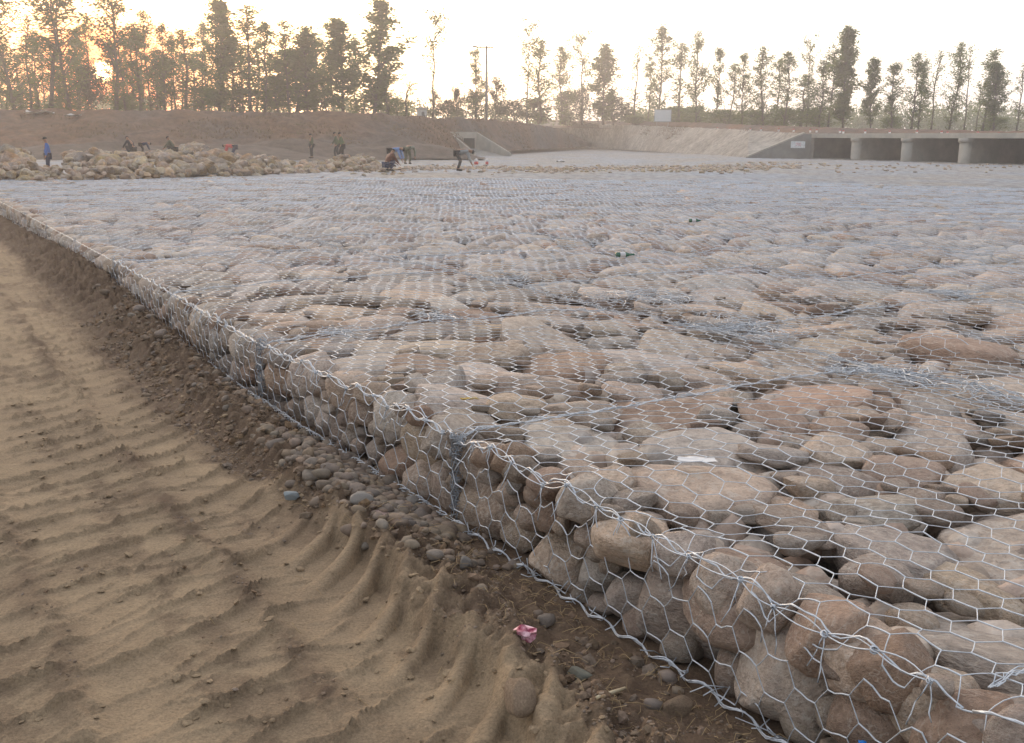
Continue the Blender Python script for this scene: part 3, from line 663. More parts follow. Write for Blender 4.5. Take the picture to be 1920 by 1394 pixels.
for k in range(-2, 9):
    q = np.floor(Ef[:, 0, 0]/UL) == k
    if not q.any(): continue
    nseg = 3 if k < 3 else 1
    u = (0, k); par = ensure(u)
    o = link('side_netting', wires_mesh('side_netting', liftf(subdivide(Ef[q], nseg)), np.repeat(np.where(twf[q], .0031, .0020), nseg), 5 if k < 3 else 3), M['wire']); o['kind'] = 'stuff'; put_child(o, par)
    # selvedge: twisted bundle at the top and foot of the face
    s = np.arange(max(k*UL, -4.3), (k+1)*UL, .03 if k < 3 else .1); mb = MB(); mt = MB()
    rs = np.random.default_rng(100+k)
    for j in range(3):
        ph = rs.uniform(0, 6.28); w = .010 + .004*j
        lo = st(s, t_edge(s) - .03 - .012*np.sin(s*31 + ph) + .03*perlin(s*1.7, s*0+2), ZB + .03 + .022*perlin(s*2.3, s*0+j*.1) + w*np.cos(s*31 + ph))
        for i in range(len(lo)): lo[i, 2] = max(lo[i, 2], ZB + .012)
        mb.tube(lo, .0034, 4)
        if j < 2:
            zt = np.clip(net_z(s, t_edge(s) + .06), -.04, .07)
            mt.tube(st(s, t_edge(s) + .004 + .006*np.sin(s*40 + ph) + .012*perlin(s*3, s*0 + 7), zt + .006*np.cos(s*40 + ph)), .0032, 4)
    # rough lacing tufts on the foot wire
    if k < 3:
        for _ in range(46):
            a = rs.uniform(max(k*UL, -3.4), (k+1)*UL); c = st(a, t_edge(a) - .03, ZB + .035); v = rs.normal(0, .035, 3); v[2] = abs(v[2])*.6
            mb.tube(np.array([c - v*.6, c + rs.normal(0, .01, 3), c + v]), .0026, 3)
    put_child(mb.build('foot_wire', M['wire'], None, True), par); put_child(mt.build('edge_wire', M['wire'], None, True), par)
    # tie wires on the top edge: bowed double strands between knots, loose tails
    if k < 2:
        kn = MB(); a = max(k*UL, -3.6) + .1; prev = None
        while a < (k+1)*UL - .05:
            zc = float(np.clip(net_z(np.array(a), t_edge(a) + .06), -.04, .07)); c = st(a, t_edge(a) - .012, zc - .004)
            for _ in range(3):
                th = np.linspace(0, 2*math.pi, 9) + rs.uniform(0, 6); r = rs.uniform(.007, .013)
                ax = rs.normal(size=3); ax /= np.linalg.norm(ax); bx = np.cross(ax, rs.normal(size=3)); bx /= np.linalg.norm(bx)
                kn.tube(c + r*(np.cos(th)[:, None]*ax + np.sin(th)[:, None]*bx), .0025, 4)
            if rs.uniform() < .65:
                for _ in range(2):
                    ln = rs.uniform(.06, .14); v = DS*rs.normal(0, .25) - DT*rs.uniform(.1, .5) + np.array([0, 0, -1]); tq = np.linspace(0, 1, 5)[:, None]
                    kn.tube(c + v*ln*tq + rs.normal(0, .006, (5, 3))*tq - DT*.01*tq, .0023, 4)
            if prev is not None:
                for sg in (-1, 1):
                    tq = np.linspace(0, 1, 7)[:, None]; bow = np.sin(tq*math.pi)
                    kn.tube(prev*(1-tq) + c*tq + bow*(np.array([0, 0, 1])*.012*sg + DT*(.012*sg + .006)) - bow*DT*.0, .0027, 4)
            prev = c; a += rs.uniform(.15, .27)
        put_child(kn.build('tie_wire', M['wire'], None, True), par)

# seams between bays: bundles of lacing wire, tangled where they meet
def seam(u, pts_s, pts_t, seed, dens=5, tang=.02, r=.0022, dz=.002, mt='wire'):
    rs = np.random.default_rng(seed); mb = MB(); n = len(pts_s)
    for j in range(dens):
        w = tang*(.4 + .6*rs.uniform()); ph = rs.uniform(0, 99)
        a = pts_s + w*perlin(np.arange(n)*.45 + ph, np.full(n, 3.)); b = pts_t + w*1.6*perlin(np.arange(n)*.4 + ph, np.full(n, 7.))
        z = net_z(a, b) + dz + w*np.abs(perlin(np.arange(n)*.6 + ph, np.full(n, 1.)))
        mb.tube(st(a, b, z), r, 3)
    put_child(mb.build('seam_wire', M[mt], None, True), ensure(u)) if u in near_units else mb.build('seam_wire', M[mt], farroot, True)
sd_ = 300
for r_ in range(4):
    t0 = 0.0 if r_ == 0 else SEAM_T[r_-1]; t1 = SEAM_T[r_] if r_ < 3 else 13.5
    for k in range(-3, 6):
        s0 = k*UL + STAG[r_]; P0 = st(s0, (t0+t1)/2)
        if not in_view(P0[0], P0[1], .2) or math.hypot(P0[0], P0[1]) > 17: continue
        b = np.arange(max(t0, float(t_edge(s0))), t1, .05); seam((r_, k), np.full(len(b), s0) + .03*perlin(b*1.2, np.full(len(b), k+.5)), b, sd_, 6, .07); sd_ += 1
    if r_ < 3:
        for k in range(-3, 6):
            s0 = k*UL + STAG[r_]; P0 = st(s0 + UL/2, t1)
            if not in_view(P0[0], P0[1], .2) or math.hypot(P0[0], P0[1]) > 17: continue
            a = np.arange(s0, s0+UL, .05); seam((r_, k), a, np.full(len(a), t1) + .05*perlin(a*1.2, np.full(len(a), r_+.5)), sd_, 7, .10); sd_ += 1
# messy wads of offcut netting at the seam crossings
def wad(u, s0, t0, n, rad, seed):
    rs = np.random.default_rng(seed); mb = MB()
    for _ in range(n):
        c = np.array([s0, t0]) + rs.normal(0, rad, 2)*(1.6, 1); L = rs.uniform(.06, .22); an = rs.uniform(0, 6.28); tq = np.linspace(-1, 1, 6)
        a = c[0] + math.cos(an)*L*tq + .02*rs.normal(size=6); b = c[1] + math.sin(an)*L*tq + .02*rs.normal(size=6)
        z = net_z(a, b) + rs.uniform(0, .035)*np.cos(tq*1.4)
        mb.tube(st(a, b, z), .0026, 3)
    o = mb.build('wire_offcuts', M['wire'], None, True)
    if u in near_units: put_child(o, near_units[u])
    else: o.parent = farroot
    o['kind'] = 'stuff'
for q, (px, py, n, rad) in enumerate([(1640, 690, 70, .13), (1420, 610, 60, .14), (1240, 560, 60, .16), (1160, 550, 40, .14), (970, 518, 50, .2), (1860, 735, 40, .12), (1800, 548, 50, .18), (1330, 600, 40, .15), (830, 595, 30, .1), (1710, 695, 40, .12), (640, 620, 20, .08)]):
    s_, t_v = to_st(on_plane(px, py)); wad(unit_of(s_, max(t_v, .01)), s_, t_v, n, rad, 500+q)
# upright edges of the diaphragms seen through the face
for k in range(0, 7):
    s0 = k*UL; par = ensure((0, k)); rs = np.random.default_rng(700+k); mb = MB(); near = k < 2
    zz = np.linspace(ZB+.02, .0, 14)
    for j in range(5 if near else 3):
        mb.tube(st(s0 + .018*np.sin(zz*30 + j*1.3) + .02*rs.normal(size=14)*.3, t_edge(s0) + .0 + .016*np.cos(zz*30 + j*1.3), zz), .0028, 3)
    for j in range(34 if near else 8):
        z0 = rs.uniform(ZB+.03, -.01); th = np.linspace(0, rs.uniform(3, 7), 9); r = rs.uniform(.015, .045)
        mb.tube(st(s0 + r*np.cos(th + j), t_edge(s0) + .01 + r*.7*np.sin(th + j), z0 + .03*th/6 + rs.normal(0, .006, 9)), .0024, 3)
    if near:
        for j in range(8):
            th = np.linspace(0, 6, 10); r = rs.uniform(.03, .06); mb.tube(st(s0 + r*np.cos(th) - .01, t_edge(s0) + .02 + r*np.sin(th)*.6, -.03 + rs.uniform(-.04, .03) + .012*np.sin(2*th)), .0027, 3)
    put_child(mb.build('diaphragm_edge', M['wire_dull'], None, True), par)

# ------------------------------------------------------------------ left bank, revetment, road
def smooth_poly(pts, xs):
    pts = np.asarray(pts, float); return np.stack([np.interp(xs, pts[:, 0], pts[:, k]) for k in range(1, pts.shape[1])], -1)
def bank_sheet(name, base, crest, mat_, xs, rows, amp, fq, back=0.0, backrows=0, sag=.0, kind='structure'):
    """base and crest: photo x, photo y, metres away; a slope between the two lines, then a level top"""
    B = smooth_poly(base, xs); T = smooth_poly(crest, xs)
    PB = np.array([at(x, b[0], b[1]) for x, b in zip(xs, B)]); PT = np.array([at(x, t[0], t[1]) for x, t in zip(xs, T)])
    k = np.linspace(0, 1, rows)[None, :, None]; P = PB[:, None]*(1-k) + PT[:, None]*k
    P[..., 2] -= sag*np.sin(k[..., 0]*math.pi)
    if back:
        d = PT - PB; d[:, 2] = 0; d /= np.linalg.norm(d, axis=1)[:, None]
        kk = np.linspace(0, 1, backrows+1)[None, 1:, None]**1.5*back
        P = np.concatenate([P, PT[:, None] + d[:, None]*kk], 1)
    w = np.concatenate([np.sin(np.linspace(0.06, .9, rows)*math.pi)**.5, np.full(P.shape[1]-rows, .35)])
    P[..., 2] += amp*w[None]*(fbm(P[..., 0]*fq, P[..., 1]*fq, 5) + .5*(1 - 2*np.abs(perlin(P[..., 0]*fq*1.7, P[..., 1]*fq*1.7))))
    sh = amp*1.5*w[None]*fbm(P[..., 0]*fq*.8 + 70, P[..., 1]*fq*.8, 4); P[..., 1] += sh
    return sheet(name, P, mat_, kind)
left_bank = bank_sheet('embankment', [(-500, 286, 92), (0, 288, 94), (600, 291, 97), (760, 290, 102), (960, 284, 128), (1040, 279, 165), (1110, 275, 215)],
    [(-500, 204, 103), (0, 207, 105), (400, 210, 108), (640, 213, 110), (800, 221, 117), (900, 225, 128), (990, 232, 150), (1050, 243, 180), (1110, 272, 219)],
    M['bank'], np.linspace(-500, 1110, 420), 40, .55, .28, 90, 8, .35)
bk = left_bank.data.materials[0]
revet = bank_sheet('revetment', [(1010, 277, 240), (1100, 277, 222), (1250, 287, 150), (1400, 297, 97), (1404, 297, 96)], [(1010, 226, 250), (1040, 230, 240), (1240, 238, 170), (1404, 245, 118)][:4],
    M['revet'], np.linspace(1010, 1404, 160), 30, .30, .4, 6, 3, .2)
bank_sheet('revetment_end', [(1403, 297, 96), (1500, 297, 98.2)], [(1403, 245, 118), (1500, 250.5, 99.5)], M['revet'], np.linspace(1403, 1500, 40), 24, .12, .5, 0, 0, .1)
bank_sheet('road_bank', [(1000, 238, 250), (1240, 245, 171), (1400, 252, 118.5), (1500, 255, 100.6), (1912, 262.5, 77.2), (2500, 275, 56)],
    [(1000, 225, 262), (1240, 229, 182), (1330, 231, 150), (1400, 235, 126), (1560, 240.5, 104), (1920, 247.5, 84), (2500, 258, 62)], M['bank'], np.linspace(1000, 2500, 260), 10, .16, .5, 40, 8, .0)
# low earth mounds at the foot of the left bank
for x, y, d, w, h in [(545, 291, 92, 9, 1.5), (740, 290, 95, 8, 1.6), (640, 291, 93, 7, 1.0), (420, 291, 88, 10, 1.1), (180, 292, 84, 12, 1.2)]:
    c = at(x, y, d); g = np.linspace(-1, 1, 28); gx_, gy_ = np.meshgrid(g, g, indexing='ij'); q = np.hypot(gx_, gy_)
    z = h*np.clip(1 - q**1.3, 0, 1)*(1 + .5*fbm(gx_*2 + x, gy_*2, 4)) - .25
    o = sheet('earth_mound', np.stack([c[0] + gx_*w, c[1] + gy_*w*.6, c[2] + z], -1), M['mound'] if 'mound' in M else M.setdefault('mound', mat('grey_earth', (.125, .092, .072), .95, 0, .3, 1.2, .12, 2.0, (.105, .078, .06), .4)))

def scatter_on(o, name, label, n, test, mat_, seed, size=(.08, .30)):
    rs = np.random.default_rng(seed); co = np.empty(len(o.data.vertices)*3, np.float32); o.data.vertices.foreach_get('co', co); co = co.reshape(-1, 3)
    X = PW/2 + F_PX*co[:, 0]/co[:, 1]; k = test(X, co); idx = np.flatnonzero(k); C = co[rs.choice(idx, n)] + rs.normal(0, .35, (n, 3))*(1, 1, 0)
    h = rs.uniform(*size, n); a = rs.uniform(0, 6.28, n); w = h*.22; u = np.stack([np.cos(a)*w, np.sin(a)*w, 0*w], 1); lean = rs.normal(0, .35, (n, 3))*h[:, None]; lean[:, 2] = h
    V = np.stack([C - u, C + u, C + lean], 1).reshape(-1, 3); g = link(name, mesh_np(name, V, None, np.arange(3*n).reshape(-1, 3), smooth=False), mat_); tag(g, label, None, None, 'stuff'); return g
DRY = mat('dry_weeds', (.17, .095, .045), .9, 0, .3, 2, col2=(.13, .10, .045), mixsc=.6)
scatter_on(left_bank, 'dry_grass', 'tufts of reddish dry grass on the brown left bank', 9000, lambda X, c: (X > -60) & (X < 1090) & (fbm(c[:, 0]*.09 + 3, c[:, 1]*.12, 4) + .25*sstep(500, 900, X) - .15*(c[:, 2] < 1.2) > .12), DRY, 61)
scatter_on(revet, 'dry_grass', 'patches of dry weeds growing on the pale stone slope', 2600, lambda X, c: (fbm(c[:, 0]*.10 + 31, c[:, 1]*.05, 3) + .16*(c[:, 2] > 2.2) > .34) & (c[:, 2] > .5), DRY, 62)
# ------------------------------------------------------------------ box culvert
def culvert():
    A = np.array([29.7, 92.0]); B = np.array([36.3, 74.3]); dv = (B - A)/3; u = dv/np.linalg.norm(dv); sp = np.linalg.norm(dv)
    nrm = np.array([-u[1], u[0]]);  nrm = nrm if nrm[1] > 0 else -nrm      # away from the camera, along the cells
    yaw = math.atan2(u[1], u[0]); zb = -.04
    r = thing('culvert_bridge', 'low concrete road culvert with a row of wide square openings', 'culvert', (A[0], A[1], zb), yaw)
    # local: x along the front, y away if 'sy' = +1
    sy = 1 if (-math.sin(yaw)*nrm[0] + math.cos(yaw)*nrm[1]) > 0 else -1
    Hc, L = 1.86, 26.0
    deck = MB(); x0, x1 = -1.28*sp, 6.3*sp
    deck.box(((x0+x1)/2, sy*(L/2 - .15), Hc + .14), ((x1-x0)/2, L/2 + .25, .14)); deck.build('deck_slab', M['concrete'], r)
    k = MB(); k.box(((x0+x1)/2, sy*-.24, Hc + .332), ((x1-x0)/2, .14, .05)); k.build('parapet_kerb', M['concrete'], r)
    for i in range(0, 7):
        m = MB(); m.box((i*sp, sy*(L/2), Hc/2), (.43, L/2, Hc/2 - .002))
        th = np.linspace(-math.pi/2, math.pi/2, 13); n = len(th)
        p = MB(); V = []
        for z in (0, Hc - .30):
            for a in th: V.append((i*sp + 0.52*math.sin(a), sy*(-.02 - .50*math.cos(a)), z))
        Q = [(j, j+1, n+j+1, n+j) for j in range(n-1)]; p.raw(V, Q, [(n, n+j, n+j+1) for j in range(1, n-1)])
        o = m.build('pier', M['concrete'], r); p.build('cutwater', M['concrete'], o, True)
        c = MB(); V = []
        for z in (Hc - .30, Hc - .003):
            for a in th: V.append((i*sp + .62*math.sin(a), sy*(-.02 - .60*math.cos(a)), z))
        c.raw(V, Q, [(j+1, j, 0) for j in range(1, n-1)] + [(n, n+j, n+j+1) for j in range(1, n-1)]); c.build('pier_cap', M['concrete'], o, True)
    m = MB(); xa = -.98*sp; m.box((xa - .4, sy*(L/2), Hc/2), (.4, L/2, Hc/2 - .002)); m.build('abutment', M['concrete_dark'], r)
    m = MB(); m.box(((x0+x1)/2, sy*(L + .1), Hc/2), ((x1-x0)/2, .1, Hc/2)); m.build('added_end_wall', M['concrete_dark'], r)  # added unseen wall, closes the cells so the openings stay dark
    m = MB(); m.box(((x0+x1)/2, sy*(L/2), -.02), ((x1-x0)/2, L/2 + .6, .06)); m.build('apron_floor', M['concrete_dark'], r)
    inv = np.linalg.inv(np.array([[math.cos(yaw), -math.sin(yaw)], [math.sin(yaw), math.cos(yaw)]]))
    def loc(p): q = inv @ (np.asarray(p)[:2] - A); return np.array([q[0], q[1], p[2] - zb])
    # sloping wing wall
    a = loc(at(1402, 297, 95.3)); c = loc(at(1522, 251, 96.8)); b = a + (c - a)*.88; b[2] = loc(at(1507, 251, 97.0))[2]; dw = (c - a)[:2]/np.linalg.norm((c - a)[:2]); nw = np.array([-dw[1], dw[0], 0]); cl = loc(np.array([0, 0, CAM_H])); nw = nw if nw @ (cl - a) > 0 else -nw; dpt = -nw*.35
    V = [(a[0], a[1], -.1), (c[0], c[1], -.1), (c[0], c[1], c[2]-.02), (b[0], b[1], b[2]-.02), (a[0], a[1], .12)]
    V = np.array(V); V2 = V + dpt; m = MB(); m.raw(np.concatenate([V, V2]), [(0, 5, 6, 1), (1, 6, 7, 2), (2, 7, 8, 3), (3, 8, 9, 4), (4, 9, 5, 0)], [(0, 1, 2), (0, 2, 3), (0, 3, 4), (5, 7, 6), (5, 8, 7), (5, 9, 8)])
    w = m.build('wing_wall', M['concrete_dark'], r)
    cp = MB(); e = nw*.08; up_ = np.array([0, 0, .14])
    P4, P5 = V[4] + e, V[3] + e; Q4, Q5 = V2[4], V2[3]; cp.raw([P4, P5, Q5, Q4, P4+up_, P5+up_, Q5+up_, Q4+up_], [(0, 1, 2, 3), (4, 7, 6, 5), (0, 4, 5, 1), (1, 5, 6, 2), (2, 6, 7, 3), (3, 7, 4, 0)])
    cp.build('wall_coping', M['concrete'], w)
    # painted notice on the wing wall
    
    def wx(q):   # photo x of a local point
        g = np.array([[math.cos(yaw), -math.sin(yaw)], [math.sin(yaw), math.cos(yaw)]]) @ q[:2] + A; return PW/2 + F_PX*math.cos(PITCH)*0 + (g[0]/g[1])*F_PX*1.005
    p1 = at(1482, 271.5, 95.6); cc = loc(p1); s = MB(); dirv = V[1]-V[0]; ya = math.atan2(dirv[1], dirv[0])
    
    best = min(np.linspace(0, 1, 200), key=lambda k: abs(wx(V[0]*(1-k) + V[1]*k) - 1482)); q_ = V[0]*(1-best) + V[1]*best; cc = np.array([q_[0], q_[1], cc[2]]); cy = q_[1]; cc = cc + nw*.06; cy = cc[1]
    s.box((cc[0], cy, cc[2]), (.70, .02, .30), ya); sg = s.build('notice_panel', mat('white_notice', (.72, .72, .72), .6), r)
    tx = MB(); rs = np.random.default_rng(5)
    for row in (.10, -.06):
        for q in range(5):
            for _ in range(4):
                tx.box((nw[0]*.024 + cc[0] + math.cos(ya)*(-.20 + .115*q + rs.uniform(-.035, .035)) , nw[1]*.024 + cy + math.sin(ya)*(-.20 + .115*q), cc[2] + row + rs.uniform(-.05, .05)), ((.035, .003, .008) if rs.uniform() < .5 else (.008, .003, .04)), ya)
    tx.build('red_lettering', mat('red_paint', (.55, .06, .07), .6), sg)
    return r
culvert()

# ------------------------------------------------------------------ concrete outlet in the left bank
def outlet():
    zb = 0; c = at(870, 271, 118); r = thing('bank_outlet', 'small pale concrete drain outlet with sloping wing walls in the brown bank', 'drain outlet', tuple(c), R(8))
    s = 121/1950.
    hw = MB(); hw.box((0, 1.0, .35), (1.55, .16, 1.0)); hw.build('head_wall', M['concrete'], r)
    ho = MB(); ho.box((.65, .80, .05), (.62, .05, .62)); ho.build('opening_shade', mat('outlet_shade_black', (.03, .03, .03), .95), r)  # black panel on the head wall, stands in for shade inside the outlet
    def wing(a, b, name):
        a = np.array(a, float); b = np.array(b, float); d = np.array([.16, .2, 0]); lo = np.array([0, 0, 1.])
        V = [a, b, b*(1, 1, 0) + (0, 0, -1.7), a*(1, 1, 0) + (0, 0, -1.0)]; V2 = [v + d for v in V]
        m = MB(); m.raw(V + V2, [(0, 1, 2, 3), (4, 7, 6, 5), (0, 4, 5, 1), (1, 5, 6, 2), (2, 6, 7, 3), (3, 7, 4, 0)]); m.build(name, M['concrete'], r)
    wing((-1.5, .9, 1.25), (.7, -4.6, -.9), 'wing_wall'); wing((1.5, .9, 1.3), (4.6, -4.2, -.85), 'wing_wall')
    f = MB(); f.raw([(-1.3, .8, -.45), (1.4, .8, -.45), (4.4, -4.2, -1.25), (.8, -4.6, -1.25)], [(0, 3, 2, 1)]); f.build('outlet_floor', M['concrete_dark'], r)
outlet()

# ------------------------------------------------------------------ rubble heaps
HEAPS = []
def heap(label, x0, x1, top, bot, d_of, n, rmin, rmax, seed, extra, big=()):
    """rocks piled behind the line BOT (photo x, y), crest at line TOP"""
    rs = np.random.default_rng(seed); xm = (x0+x1)/2; dm = d_of(xm)
    base = at(xm, np.interp(xm, *zip(*bot)), dm); root = thing('rubble_heap', label, 'rock heap', (base[0], base[1], base[2]-.3), 0, 'heaps of loose rock')
    inv = Matrix.Translation(-root.location)
    def place(P, r, k=None):
        o = bpy.data.objects.new('rock', ROCK[int(rs.integers(len(ROCK))) if k is None else k]); COL.objects.link(o)
        o.matrix_basis = Matrix.Translation(P) @ Euler((rs.uniform(-.4, .4), rs.uniform(-.4, .4), rs.uniform(0, 6.3))).to_matrix().to_4x4() @ Matrix.Diagonal((r*rs.uniform(.85, 1.25), r*rs.uniform(.7, 1), r*rs.uniform(.55, .8), 1))
        o.parent = root; o.matrix_parent_inverse = inv; return o
    def spot(x, v):
        yb = np.interp(x, *zip(*bot)); yt = np.interp(x, *zip(*top)); d0 = d_of(x); dep = d0 + v*7.0
        pb = at(x, yb, d0); ztop = at(x, yt, d0 + 4.5)[2]
        p = at(x, yb, d0); dirp = p[:2]/np.linalg.norm(p[:2]); P = np.array([*(p[:2] + dirp*v*7.0), 0])
        z0 = pb[2]; P[2] = z0 + (ztop - z0 - .15)*math.sin(min(1, v*1.35)*math.pi/2)*(.85 + .15*rs.uniform()); return P
    for px, py, w, v in big:
        P = spot(px, v); o = place(P, w)
    for i in range(n):
        x = rs.uniform(x0, x1); v = rs.uniform(0, 1)**1.1
        near_ = abs(x - 93) < 34 and x1 > 500 and x0 < 0
        r = (.55 if near_ else 1)*(rmin + (rmax - rmin)*rs.beta(1.2, 3.0)); P = spot(x, v)
        place(P + (0, 0, rs.uniform(-.1, .1)), r)
    it = []
    for i in range(extra):
        x = rs.uniform(x0-8, x1+8); v = rs.uniform(-.03, 1.1); r = rs.uniform(.06, .17); it.append((spot(x, max(v, -.03)) + (0, 0, rs.uniform(-.15, .12)), (r*1.2, r, r*.8), rs.uniform(0, 6), (rs.uniform(0, 1), 0)))
    o = merge_stones('rock_fill', it, ROCKS, M['rubble_far'], root, smooth=False); o.matrix_parent_inverse = inv
    return root
dl = lambda x: float(np.interp(x, [-200, 0, 200, 400, 560, 700], [32, 34.5, 36, 39, 44, 48]))
heap('long heap of big tan and grey rubble rocks along the far edge at the left', -150, 545, [(-150, 280), (0, 279), (56, 281), (68, 314), (120, 314), (132, 286), (200, 281), (270, 287), (300, 283), (400, 287), (480, 294), (545, 302)],
     [(-150, 338), (0, 337), (200, 334), (400, 329), (500, 325), (545, 325)], dl, 290, .16, .62, 31, 700)
heap('small pointed heap of grey rubble rocks in front of the dark bank', 338, 392, [(338, 275), (360, 264), (375, 268), (392, 280)], [(338, 292), (392, 292)], lambda x: 60., 45, .2, .45, 32, 60)
heap('low heap of tan rubble rocks in front of the two workers in green', 545, 712, [(545, 304), (590, 305), (620, 300), (650, 291), (672, 289), (700, 296), (712, 308)], [(545, 325), (620, 325), (712, 320)], dl, 130, .14, .42, 33, 320)
heap('little heap of pale stones beside the crouching worker in brown', 682, 718, [(682, 312), (702, 305), (718, 314)], [(682, 321), (718, 321)], lambda x: 47., 22, .12, .30, 34, 50)
# loose stones waiting on the bed
rs = np.random.default_rng(77); it = []
for i in range(1700):
    x = rs.uniform(640, 1500) if i % 12 else rs.uniform(1400, 1990); y = 311 + rs.normal(0, 4.2) - max(0, (x - 1400))*.002 + 1.6*math.sin(x*.02)
    if x < 760 and y < 311: continue
    d = CAM_H*F_PX/(y - (HOR + (x-960)*math.tan(ROLL))); d = min(d, 75); P = at(x, y, d); r = rs.uniform(.05, .13); P[2] = -.05 - .30*float(sstep(45, 80, d)*(1 - sstep(.10, .22, P[0]/P[1]))) + r*.4
    it.append((P, (r*1.2, r, r*.7), rs.uniform(0, 6), (0, 0)))
o = merge_stones('loose_stones', it, ROCKS, M['rubble_far'], None, smooth=False)
tag(o, 'strip of loose tan stones scattered across the far gabion field', None, None, 'stuff')

# ------------------------------------------------------------------ workers
CLOTH = {}
def cloth(name, col):
    if name not in CLOTH: CLOTH[name] = mat(name + '_cloth', col, .9, 0, .15, 14)
    return CLOTH[name]
SKIN = mat('skin', (.30, .17, .115), .6, 0, .06, 20); HAIR = mat('dark_hair', (.02, .017, .015), .7); SHOE = mat('dark_shoe', (.03, .028, .026), .7)
POSE = {
 'stand': dict(pelvis=(0, 0, .92), chest=(.02, 0, 1.27), neck=(.03, 0, 1.42), head=(.06, 0, 1.54), sh=(.02, .19, 1.37), el=(.0, .25, 1.10), ha=(.08, .25, .86), hip=(0, .09, .88), kn=(.03, .11, .48), an=(0, .12, .08)),
 'walk': dict(pelvis=(0, 0, .90), chest=(.05, 0, 1.24), neck=(.09, 0, 1.39), head=(.14, 0, 1.50), sh=(.05, .19, 1.34), el=(.12, .24, 1.08), ha=(.24, .22, .90), hip=(0, .09, .86), kn=(.10, .11, .47), an=(.02, .12, .08)),
 'stoop': dict(pelvis=(-.12, 0, .80), chest=(.24, 0, .90), neck=(.40, 0, .90), head=(.53, 0, .86), sh=(.33, .18, .86), el=(.42, .21, .60), ha=(.52, .17, .36), hip=(-.12, .09, .78), kn=(.04, .12, .44), an=(-.08, .13, .08)),
 'crouch': dict(pelvis=(-.05, 0, .32), chest=(.14, 0, .66), neck=(.23, 0, .80), head=(.31, 0, .90), sh=(.18, .18, .75), el=(.36, .22, .52), ha=(.54, .15, .36), hip=(-.05, .10, .30), kn=(.34, .17, .48), an=(.10, .15, .08)),
}
def skin_obj(name, verts, edges, radii, mat_, parent, sub=1):
    me = bpy.data.meshes.new(name); me.from_pydata([tuple(v) for v in verts], edges, [])
    o = link(name, me, mat_, parent); md = o.modifiers.new('Skin', 'SKIN'); md.use_smooth_shade = True
    lay = me.skin_vertices[0]
    seen = set(); adj = {i: [] for i in range(len(verts))}
    for a, b in edges: adj[a].append(b); adj[b].append(a)
    for i, r in enumerate(radii): lay.data[i].radius = (r, r) if np.isscalar(r) else r
    for i in range(len(verts)):
        if i in seen: continue
        lay.data[i].use_root = True; st_ = [i]
        while st_:
            k = st_.pop()
            if k in seen: continue
            seen.add(k); st_ += adj[k]
    s = o.modifiers.new('Subdivision', 'SUBSURF'); s.levels = sub; s.render_levels = sub
    return o
